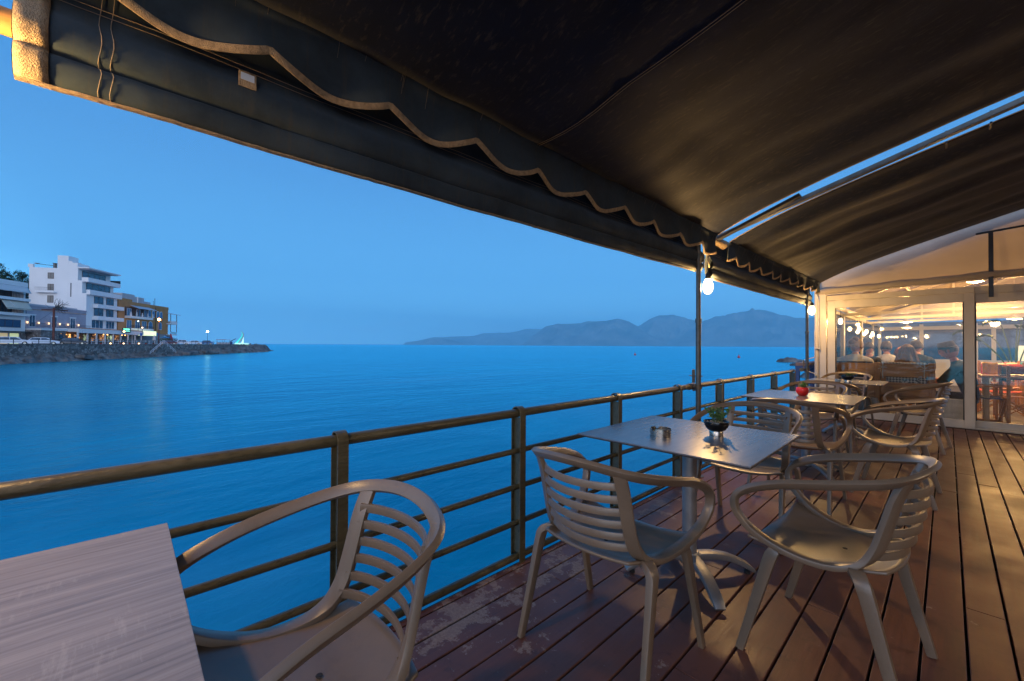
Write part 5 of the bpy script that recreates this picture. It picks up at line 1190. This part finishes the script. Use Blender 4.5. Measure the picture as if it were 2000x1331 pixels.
# ---- tall white building
b=tth('hotel_building',38,0,G,'tall stepped white building with glazed balconies facing the sea','building')
m=T_()
m.box(0,-11.6,0,12,-6.0,19.1); m.box(0,-11.9,19.1,.5,-10.9,19.9); m.box(-.02,-6.0,.01,3.2,-3.8,22.3); m.box(-.015,-3.79,.01,4.0,-1.9,20.6); m.box(.003,-3.79,20.6,3.0,-3.0,21.0)
m.box(.0,-6.0,0,11.6,-1.8,19.5,0); m.box(.001,-1.8,0,11.3,-.9,16.2); m.box(.002,-.9,0,11.3,0,13.0)
m.build('walls',PLAS,b)
T_().box(-.02,-1.8,19.35,11.9,.5,19.62).build('roof_slab',PLAS,b); T_().box(.3,-1.7,19.1,11.0,.35,19.3).build('rolled_awning',GRB,b)
for z,v1,h in ((16.2,.35,.85),(13.0,.75,.95)): balcony(b,-.02,12.0,z,-1.0 if z>15 else 0,v1,PLAS,h,True,.25)
for z in (9.8,6.7): balcony(b,2.2,12.3,z,0,1.1,PLAS,.75,True,.25)
m=T_(); m.box(11.99,-2.5,16.9,12.02,.3,17.9); m.build('glass_screen',IRON,b)
for t0,t1,z0,z1,v,n in ((1.3,9.6,17.0,18.8,-1.8,4),(1.2,9.9,14.0,15.8,-.9,4),(2.6,5.9,10.7,12.6,0,2),(7.0,9.8,10.7,12.6,0,2),(2.6,5.9,7.5,9.6,0,2),(7.0,9.8,7.5,9.6,0,2),(1.8,5.9,4.3,6.4,0,3),(7.0,10.2,4.3,6.4,0,3)): window(b,t0,t1,z0,z1,v,BRN if z0>7 else RAILW,DGL,n)
for z0,z1 in ((16.4,17.9),(13.2,15.1),(10.4,12.2)): window(b,-7.9,-6.7,z0,z1,0,BRN,mat('curtained_pane',(.16,.16,.15),.3),2,side=True)
bb=T_(); bb.box(-1.0,-9.8,12.85,0,-6.05,13.05); bb.box(-1.0,-9.8,13.05,-.93,-6.05,13.35); bb.build('side_balcony',PLAS,b)
g=T_()
for i in range(17): g.box(-.97,-9.75+i*.225,13.35,-.95,-9.73+i*.225,14.1)
g.box(-.98,-9.8,14.1,-.93,-6.05,14.14); g.build('side_balustrade',IRON,b)
T_().box(-.04,-3.3,12.0,0,-3.1,15.5).build('slit_window',IRON,b)
m=T_(); m.lathe([(0,0),(.35,0),(.35,1.2),(.5,1.3),(0,1.35)],12,(1.5,-7.5,19.2)); m.tube([(.1,-6.3,19.6),(.1,-10.3,20.0)],.06,5); m.build('roof_flue',MATS['galvanised_tube'],b)
m=T_(); m.lathe([(0,.0),(.3,.08),(.55,.3),(0,.05)],12,(.4,-10.4,19.9)); m.build('satellite_dish',RAILW,b)
# ---- ochre building
b=tth('ochre_building',49.9,0,G,'ochre three storey building with arched windows and white balconies on the corner','building')
m=T_(); m.box(0,-7.9,3.4,24.5,0,11.6); m.box(0,-7.9,11.6,24.6,.06,12.6); m.box(0,-7.9,12.6,9.5,-2,13.6); m.box(0,-7.9,13.6,5.8,-2.5,14.6); m.build('upper_walls',OCH,b)
T_().box(.0,-7.9,0,24.4,-.05,3.4).build('ground_walls',mat('grey_ground_wall',(.28,.29,.30),.85,var=.1),b)
balcony(b,2.6,13.2,8.0,0,1.5,PLAS,.35,True,.3); balcony(b,2.6,13.4,4.5,0,1.6,PLAS,.30,True,.3)
m=T_()
for i in range(5): t=2.8+2.6*i; m.prism([(t-.28,1.35),(t+.28,1.35),(t+.28,1.5),(t-.28,1.5)],8.3,9.0); m.prism([(t-.14,1.351),(t+.14,1.351),(t+.14,1.499),(t-.14,1.499)],9.0,9.5)
m.build('balcony_piers',PLAS,b)
g=T_()
for i in range(46): g.box(2.7+i*.235,1.52,4.8,2.73+i*.235,1.55,5.6)
g.box(2.6,1.5,5.6,13.4,1.56,5.66); g.build('lower_balustrade',IRON,b)
T_().box(2.6,.01,8.0,13.1,.06,11.0).build('upper_recess',DRC,b)
def slope(m,a,b_,v0,v1,z0,z1,th=.12,mi=0): m.add([(a,v0,z0),(b_,v0,z0),(b_,v1,z1),(a,v1,z1),(a,v0,z0+th),(b_,v0,z0+th),(b_,v1,z1+th),(a,v1,z1+th)],[(0,1,2,3),(4,5,6,7),(0,1,5,4),(1,2,6,5),(2,3,7,6),(3,0,4,7)],mi)
m=T_(); slope(m,4.8,13.8,0,2.2,11.5,10.6); m.build('lean_to_roof',mat('pale_roof_sheet',(.50,.50,.54),.5),b)
m=T_()
for t in (5.0,9.2,13.5): m.box(t-.07,1.9,8.3,t+.07,2.04,10.7)
m.build('roof_posts',DRC,b)
SHUT=mat('blue_shutter',(.05,.20,.36),.5,var=.15)
for t in (3.4,7.6,11.3): window(b,t,t+1.9,8.3,10.6,.06,PLAS,SHUT,2)
for t in (3.4,7.2,10.4): window(b,t,t+2.2,4.8,7.2,.01,PLAS,SHUT,2)
def arched(t,z,w_,h):
    pts=[(t,z)]+[(t+w_,z)]+[(t+w_/2+w_/2*math.cos(math.pi*k/10),z+h-w_/2+w_/2*math.sin(math.pi*k/10)) for k in range(11)]
    def pr(pp,v0,v1,m):
        n=len(pp); m.add([(x,v0,y) for x,y in pp]+[(x,v1,y) for x,y in pp],[tuple(range(n)),tuple(range(n,2*n))]+[(i,(i+1)%n,n+(i+1)%n,n+i) for i in range(n)])
    a=T_(); big=[((x-(t+w_/2))*1.22+t+w_/2,(y-(z+h/2))*1.14+z+h/2) for x,y in pts]; pr(big,0.0,.06,a); wo=a.build('window',PLAS,b)
    a=T_(); pr(pts,.062,.10,a); a.build('pane',SHUT,wo)
for t,z in ((13.6,8.8),(15.6,8.8),(18.0,8.8),(19.8,8.8)): arched(t,z,1.2,1.9)
arched(13.9,5.0,1.7,2.2); arched(19.0,5.0,1.7,2.2)
T_().tube([(17.3,.08,4.0),(17.3,.08,12.0)],.08,6).build('drainpipe',IRON,b)
# corner loggias at the far end
m=T_(); m.box(24.5,-6,3.2,28.6,.8,3.5); m.box(23.6,.001,3.201,24.5,.8,3.499); m.box(24.5,-6,6.9,28.6,.8,7.2); m.box(23.6,.001,6.901,24.5,.8,7.199); m.box(28.45,-6,7.2,28.6,.8,8.1); m.box(24.6,.65,7.2,28.45,.8,7.95); m.build('corner_balconies',PLAS,b)
g=T_()
for i in range(17): g.box(24.6+i*.235,.72,3.5,24.63+i*.235,.75,4.3)
g.box(24.5,.7,4.3,28.6,.76,4.36); g.build('corner_balustrade',IRON,b)
m=T_(); slope(m,23.9,29.4,-3,1.5,11.1,10.2); m.build('corner_roof',MATS['pale_roof_sheet'],b)
m=T_()
for t in (24.7,28.4): m.box(t-.07,.6,7.95,t+.07,.74,10.4); m.box(t-.07,.6,4.36,t+.07,.74,6.9)
m.build('corner_posts',DRC,b)
T_().box(24.0,-8,0,27.6,-.4,3.19).build('corner_shop',PLAS,b); window(b,24.6,27.0,1.9,2.9,-.4,RAILW,DGL,2); window(b,24.7,25.6,0,1.7,-.4,IRON,DGL,1); window(b,26.2,27.1,0,1.7,-.4,IRON,DGL,1)
window(b,24.7,27.2,3.7,6.5,-2.5,RAILW,SHUT,3)
T_().tube([(10.2,-1,12.6),(10.2,-1,14.6)],.14,8).build('white_chimney',PLAS,b)
T_().tube([(22,-3,12.6),(22,-3,14.4)],.05,6).build('antenna_mast',IRON,b)
# shop canopy, brightly lit
sc=tth('lit_shop_canopy',50.5,.2,3.55,'shop canopy with a glaring pale yellow light box under the ochre balcony','canopy')
m=T_(); m.box(0,0,0,11.5,2.8,.12); m.build('roof',PLAS,sc); T_().box(2.6,2.82,-.05,11.0,3.02,1.35).build('light_box',emit('light_box_glow',(.90,1.0,.55),.95),sc); T_().box(11.0,2.0,.1,13.0,2.9,.9).build('blue_awning',mat('blue_awning',(.06,.22,.50),.7),sc)
for t in (.4,11.2): T_().box(t-.1,2.4,-2.75,t+.1,2.6,0).build('column',PLAS,sc)
# umbrellas, planters
for i,(t,v,c,lb) in enumerate([(56,5.5,(.55,.58,.62),'folded white parasol before the lit canopy'),(60,6.2,(.10,.35,.60),'small blue parasol before the lit canopy')]):
    r_=tth('parasol',t,v,G,lb,'parasol'); T_().tube([(0,0,0),(0,0,2.9)],.04,6).build('pole',RAILW,r_); T_().lathe([(0,2.9),(.25,2.5),(.45,1.4) if i==0 else (1.4,2.2),(.40,1.3) if i==0 else (1.35,2.15),(0,2.0)],10).build('canopy',mat('parasol_%d'%i,c,.8),r_)
def bush(t,v,r0,h,c,label,n=900,seed=1,flower=None):
    rr=random.Random(seed); m=T_(); f=T_()
    for i in range(n):
        d=Vector((rr.gauss(0,1),rr.gauss(0,1),rr.gauss(0,1))).normalized()*rr.uniform(.55,1); k=1+.3*nz(d.x*2+seed,d.y*2,d.z*2)
        p=Vector((d.x*r0*k,d.y*r0*k,h*.55+d.z*h*.5*k)); q=Vector((rr.uniform(-1,1),rr.uniform(-1,1),rr.uniform(-.3,1))).normalized()*.22; s=q.cross(Vector((0,.3,1))).normalized()*.08
        (f if flower and rr.random()<.35 else m).add([p,p+q*.5+s,p+q,p+q*.5-s],[(0,1,2,3)])
    r_=tth('bush',t,v,G,label,'bush'); m.build('foliage',mat('bush_%d'%seed,c,.8,var=.4,scale=1.5),r_)
    if flower: f.build('blossoms',mat('flower_%d'%seed,flower,.8),r_)
bush(57.5,7.2,2.2,1.9,(.05,.10,.03),'round green bush in front of the lit canopy',seed=2); bush(63,6.5,1.8,2.2,(.05,.08,.03),'bush with magenta blossoms beside the ochre corner',seed=3,flower=(.35,.03,.18)); bush(24,5.0,1.3,1.3,(.04,.09,.02),'dark green bush at the foot of the brown pole',seed=4)
bush(22.0,4.6,1.6,1.0,(.10,.03,.03),'dry reddish bushes before the stone annex',seed=6)
# pale building behind
b=tth('rear_building',65.5,-8.0,G,'pale grey rear building rising behind the ochre roof','building')
m=T_(); m.box(0,-8,0,11,0,15.7); m.box(11,-8,0,14.5,0,14.6); m.box(0,-8,15.7,6,0,16.2); m.build('walls',GRB,b); T_().tube([(19,-1,13.8),(19,-1,16.5)],.08,5).build('antenna',IRON,b)
T_().box(-2.5,-6,15.0,-.3,-1,15.1).build('pergola',BRN,b)
# sail sculpture
def cam_thing(name,t,v,z,label,cat,group=None,extra=0):
    p=tpos(t,v,z); return empty(name,p,rzview(p)+extra,label,cat,group)
s_=cam_thing('sail_sculpture',112,9.0,.9,'tall curved horn sculpture lit teal and white at the pier end','sculpture')
P=spline([(-1.5,0,.5,1.5),(-.9,0,1.5,1.25),(-.1,0,2.7,1.05),(.42,0,3.8,.9),(.30,0,4.8,.62),(-.05,0,5.5,.34),(-.25,0,6.0,.12)],5)
MB().sweep([p[:3] for p in P],[(1,0,.0)]*len(P),[(p[3],.5) for p in P]).build('grey_horn',mat('sculpture_grey',(.40,.48,.52),.4),s_,True)
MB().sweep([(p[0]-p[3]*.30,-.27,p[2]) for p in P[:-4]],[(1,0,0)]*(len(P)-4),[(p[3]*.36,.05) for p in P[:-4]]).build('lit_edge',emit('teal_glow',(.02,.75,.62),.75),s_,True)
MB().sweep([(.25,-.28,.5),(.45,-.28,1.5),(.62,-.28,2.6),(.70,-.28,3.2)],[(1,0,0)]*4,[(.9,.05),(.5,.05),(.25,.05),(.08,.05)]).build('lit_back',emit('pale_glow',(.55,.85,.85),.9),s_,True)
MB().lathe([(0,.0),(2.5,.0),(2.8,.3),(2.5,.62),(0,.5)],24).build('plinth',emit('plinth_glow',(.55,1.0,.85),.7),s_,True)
# street lamps
def slamp(t,v,h,label,col,s,r=.28,pole=.07,pm=IRON):
    r_=tth('street_lamp',t,v,G,label,'street lamp','street lamps on the promenade'); T_().tube([(0,0,0),(0,0,h)],[pole,pole*.7],8).build('pole',pm,r_,True); T_().lathe([(0,0),(.16,0),(.12,.5),(0,.5)],8).build('base',pm,r_)
    T_().ball((0,0,h+r*.8),r,12,0,8).build('globe',emit('globe_%d'%int(t),col,s),r_,True); return r_
slamp(79.0,9.8,4.4,'street lamp with white globe standing alone near the pier',(1,.80,.56),45,.26)
slamp(36.5,8.9,3.2,'low lamp with a yellow white globe in front of the restaurant',(1,.80,.42),3.5,.24)
slamp(46.5,7.5,4.6,'lamp with peach coloured head by the blue sign',(1,.68,.42),3.2,.20)
slamp(51.2,4.0,6.6,'bright white balcony lamp before the ochre facade',(.8,1,.92),3.5,.17)
RUST=mat('rusty_pole',(.16,.045,.028),.7,var=.25,scale=1)
r_=slamp(50.5,9.4,7.0,'tall rust brown lamp post with an orange glowing head',(1,.36,.06),60,.34,.15,RUST)
r_=tth('utility_pole',15.6,8.6,G,'thick rust brown utility pole with a crossarm before the lavender house','utility pole'); T_().tube([(0,0,0),(0,0,7.6)],[.21,.17],10).build('pole',RUST,r_,True); T_().box(-.3,-1.9,7.05,.05,.0,7.3).build('crossarm',RUST,r_)
T_().box(0,.1,7.1,3.1,.3,7.35).build('crossarm',RUST,r_)
bt=tth('bare_branch_tangle',15.6,8.8,G+7.5,'bare twisted branch tangle on the top of the brown pole','branches'); m=T_(); rr=random.Random(11)
for i in range(26):
    p=Vector((0,0,0)); d=Vector((rr.uniform(.1,1.4),rr.uniform(-.4,.4),rr.uniform(.0,.7))); L_=[tuple(p)]
    for k in range(6): p=p+d*.42; d=(d+Vector((rr.uniform(-.7,.7),rr.uniform(-.5,.5),rr.uniform(-.6,.6)))).normalized()*rr.uniform(.8,1.2); L_.append(tuple(p))
    m.tube(L_,[.07-.009*k for k in range(7)],5)
m.build('twigs',mat('bare_twig',(.09,.07,.06),.9),bt)
def wire(a,b_,sag,label):
    A=tpos(*a);B=tpos(*b_); P=[A.lerp(B,i/16)-Vector((0,0,sag*4*(i/16)*(1-i/16))) for i in range(17)]; tag(MB().tube([tuple(p) for p in P],.025,4).build('overhead_wire',IRON),label,'wire')
wire((15.6,8.6,8.0),(2,4,8.6),.5,'overhead wire running left from the brown pole over the cream awning'); wire((15.6,8.6,8.0),(22,.3,5.2),.3,'overhead wire slanting down from the brown pole to the first wall lamp'); wire((15.6,8.6,8.0),(38,.3,8.9),.7,'overhead wire running right from the brown pole to the white building')
sgn=tth('blue_sign',44.6,8.2,G,'small square blue road sign by the restaurant canopy','sign'); T_().tube([(0,0,0),(0,0,3.0)],.04,6).build('post',RAILW,sgn); T_().box(-.35,-.03,2.5,.45,.03,3.2).build('plate',mat('sign_blue',(.02,.15,.50),.4),sgn)
fl=cam_thing('red_banner',68.5,4,G,'red curved feather banner beside the ochre corner','banner'); MB().tube([(-.4,0,0),(-.5,0,2.0),(-.3,0,3.4)],.03,5).build('pole',IRON,fl); MB().grid(lambda u,v:(-.45+.9*u*(1-v*.75)+.5*v*(1-v)-.4*v*0,.03*math.sin(v*6),.5+3.1*v),4,10).build('cloth',mat('banner_red',(.45,.03,.05),.8),fl,solid=.02)
# people-sized clutter at pier
for i,(t,v,lb,c) in enumerate([(91,9.3,'red and white covered stall on the promenade beside the white globe lamp',(.45,.08,.08)),(95.5,9.3,'pale open stall further out on the promenade',(.45,.45,.48))]):
    k=cam_thing('market_stall',t,v,G,lb,'stall'); MB().box(-1.3,-.5,0,1.3,.5,.9).build('counter',mat('stall_base_%d'%i,(.5,.5,.52),.7),k); MB().box(-1.5,-.7,1.9,1.5,.7,2.05).build('canopy',mat('stall_top_%d'%i,c,.7),k)
    m=MB()
    for x in (-1.2,1.2): m.box(x-.04,-.45,.9,x+.04,-.37,1.9)
    m.build('posts',IRON,k)
k=cam_thing('coin_telescope',100.5,9.3,G,'blue viewing telescope on the promenade end pointing up right','telescope'); MB().box(-.45,-.3,0,.45,.3,1.3).build('stand',bl,k,bevel=.05); MB().tube([(-.3,0,1.4),(1.6,0,2.5)],.13,8).build('tube',IRON,k)
# cars
def car_parts(root,paint,L_=4.5,H_=1.5,suv=False):
    w_=.88; hl=L_/2
    prof=[(-hl,.35),(-hl-.02,.75),(-hl+.25,.88+.1*suv),(-hl+.55,.92+.1*suv),(-hl+.95,H_-.08),(-hl+1.4,H_),(.45,H_),(.95,H_-.12),(hl-1.15,.95+.06*suv),(hl-.25,.80+.06*suv),(hl,.62),(hl,.32)]
    secs=[(-1,.0),(-.96,1),(.96,1),(1,0)]; n=len(prof); vs=[]
    for yy,k in ((-w_,0),(-w_*.97,1),(w_*.97,1),(w_,0)):
        for (x,z) in prof: zz=z; y=yy*(1-.20*max(0,(z-.95)/(H_-.95))) ; vs.append((x,y if k else yy*(1-.20*max(0,(z-.95)/(H_-.95)))*1.0,z if k else max(.3,z-.03)))
    m=MB(); m.add(vs,[(i,i+1,n+i+1,n+i) for i in range(n-1)]+[(n+i,n+i+1,2*n+i+1,2*n+i) for i in range(n-1)]+[(2*n+i,2*n+i+1,3*n+i+1,3*n+i) for i in range(n-1)]+[tuple(range(n)),tuple(range(3*n,4*n)),(0,n,2*n,3*n),(n-1,2*n-1,3*n-1,4*n-1)])
    m.build('body',paint,root,True,40,bevel=.03)
    g=MB()
    for s in (-1,1):
        for a in ([(-hl+.75,.97),(-hl+1.05,H_-.12),(-.2,H_-.08),(-.2,.97)],[(-.12,.97),(-.12,H_-.08),(.55,H_-.10),(hl-1.3,.98)]):
            y=s*(w_*.985); g.add([(x,y*(1-.20*max(0,(z-.95)/(H_-.95)))+s*.006,z) for x,z in a],[(0,1,2,3)])
    g.add([(.62,-.72,H_-.08),(.62,.72,H_-.08),(hl-1.17,.78,.98),(hl-1.17,-.78,.98)],[(0,1,2,3)]); g.build('windows',DGL,root)
    wl=[]
    for sx in (-hl+.85,hl-.85):
        for s in (-1,1):
            t_=MB().tube([(0,-.1,0),(0,.1,0)],.33,16).build('wheel',MATS['dark_rubber'],root,True,50); t_.location=(sx,s*(w_-.09),.33)
            MB().tube([(0,-.112,0),(0,.112,0)],.19,10).build('rim',ST,t_,True,50)
    for s in (-1,1):
        MB().box(-hl-.03,s*.62-.14,.68,-hl+.06,s*.62+.14,.80).build('tail_light',mat('tail_red',(.35,.01,.01),.2),root); MB().box(hl-.10,s*.62-.14,.60,hl+.02,s*.62+.14,.72).build('headlight',mat('headlight_clear',(.6,.62,.65),.1),root)
CW=mat('car_white',(.72,.75,.79),.22,var=.02,coat=.6); CN=mat('car_navy',(.012,.018,.03),.2,coat=.8); CB=mat('car_blue',(.02,.10,.28),.25,coat=.6); CRD=mat('car_wine',(.12,.02,.03),.25,coat=.6)
for t,pm,L_,H_,suv,fl_,lb,ex in ((5.9,CW,4.9,1.50,True,0,'white estate car at the left edge, parked first along the seawall',.03),(12.4,CW,4.7,1.46,False,0,'white saloon car parked second along the seawall',.05),(19.9,CN,4.7,1.52,True,0,'dark navy car parked third, below the brown pole',.0),
   (56.2,CRD,4.4,1.42,False,1,'wine red car just past the stairs on the promenade',.1),(63.4,CW,4.3,1.6,True,1,'white van like car right of the wine red car',.1),(71.2,CW,4.4,1.42,False,1,'white hatchback before the blue car',.1),(79.8,CB,4.4,1.55,True,1,'blue car parked beside the white globe lamp',.1)):
    k=cam_thing('parked_car',t,8.9,G,lb,'car','cars parked along the promenade',ex+(math.pi if fl_ else 0)); car_parts(k,pm,L_,H_,suv)
# trees behind the left block
def tree(t,v,zb,h,r0,label,seed):
    rr=random.Random(seed); r_=tth('leafy_tree',t,v,zb,label,'tree','trees behind the left block'); m=T_(); m.tube([(0,0,0),(.2,.1,h*.4),(0,0,h*.7)],[.35,.28,.15],8)
    for k in range(6): a=k*1.05; m.tube([(0,0,h*.4),(r0*.4*math.cos(a),r0*.4*math.sin(a),h*.62),(r0*.7*math.cos(a),r0*.7*math.sin(a),h*.8)],[.16,.10,.04],6)
    m.build('trunk',mat('tree_bark',(.08,.06,.045),.9),r_,True); f=T_()
    cl=[(Vector((rr.gauss(0,.42)*r0,rr.gauss(0,.42)*r0,h*.72+rr.gauss(0,.16)*h)),rr.uniform(.22,.42)*r0) for _ in range(26)]
    for c,q in cl:
        for i in range(210):
            d=Vector((rr.gauss(0,1),rr.gauss(0,1),rr.gauss(0,1))).normalized()*q*rr.uniform(.6,1.05); p=c+d; e=Vector((rr.uniform(-1,1),rr.uniform(-1,1),rr.uniform(-1,.4))).normalized()*.42; s=e.cross(Vector((.2,.1,1))).normalized()*.13
            f.add([p,p+e*.5+s,p+e,p+e*.5-s],[(0,1,2,3)])
    f.build('crown',mat('dark_foliage',(.018,.055,.02),.75,var=.45,scale=.6),r_)
for a in ((36.3,-16.6,5.5,12.3,3.5,'dark bushy tree behind the left roof, leftmost of three',1),(39.8,-17,5.5,12.9,3.5,'dark bushy tree behind the left roof, middle of three',2),(43.6,-17.5,5.5,12.9,3.4,'dark bushy tree behind the left roof, touching the tall white building',3)): tree(*a)
tag(T_().box(0,0,0,.01,.01,.01).build('x',PLAS)) ; bpy.data.objects.remove(bpy.data.objects['x'])
o=T_().box(-40,-60,-3,60,-15,8.6).build('hillside',mat('hill_soil',(.10,.10,.06),.9)); o.location=tpos(0,0); o.rotation_euler=(0,0,TRZ); tag(o,kind='structure')
# buoys, rocks in the water
BU=mat('buoy_red',(.55,.05,.04),.5)
for i,(x,y) in enumerate([(-85.4,147.8),(-47.0,146.5)]):
    r_=empty('buoy',(x,y,SEA),0,['small red buoy floating left of the first awning pole','small red buoy floating just right of the first awning pole'][i],'buoy'); MB().lathe([(0,-.2),(.42,-.1),(.45,.2),(.2,.5),(.06,.9),(0,.95)],12).build('float',BU,r_,True); MB().tube([(0,0,.9),(0,0,1.3)],.03,5).build('mast',IRON,r_)
for i,(x,y,s) in enumerate([(-26,116,(2.6,1.2,1.3)),(-19.5,96,(2.0,1.2,1.1)),(-14.2,77,(1.6,1.1,1.0)),(-11.5,60,(1.2,.9,.8))]):
    m=MB(); m.ball((0,0,0),s,20,0,12); m.v=[(a+.5*nz(a,b_,c),b_+.5*nz(b_,c,a),c+.45*nz(a*1.3,b_*1.3,c+4)) for a,b_,c in m.v]
    o=m.build('sea_rock',RK,None,True,30); o.location=(x,y,SEA-.2); tag(o,['farthest dark rock breaking the sea by the blue stand','second farthest rock in the sea by the blue stand','third rock in the sea by the blue stand, nearer','nearest rock in the sea behind the enclosure corner'][i],'rock')
# ================================================================== HAZE
hz=MB().box(-21500,-400,SEA-1,1500,21500,1650).build('haze',None) if False else None
hm=bpy.data.materials.new('haze_air'); hm.use_nodes=True; t=hm.node_tree; t.nodes.clear(); oo=t.nodes.new('ShaderNodeOutputMaterial'); pv=t.nodes.new('ShaderNodeVolumePrincipled')
pv.inputs['Color'].default_value=(.42,.86,1.0,1); pv.inputs['Density'].default_value=8.5e-5; pv.inputs['Anisotropy'].default_value=0.0; t.links.new(pv.outputs[0],oo.inputs['Volume'])
hz=MB().box(-21500,-600,SEA-1,2500,21500,1650).build('haze',hm); tag(hz,kind='stuff')
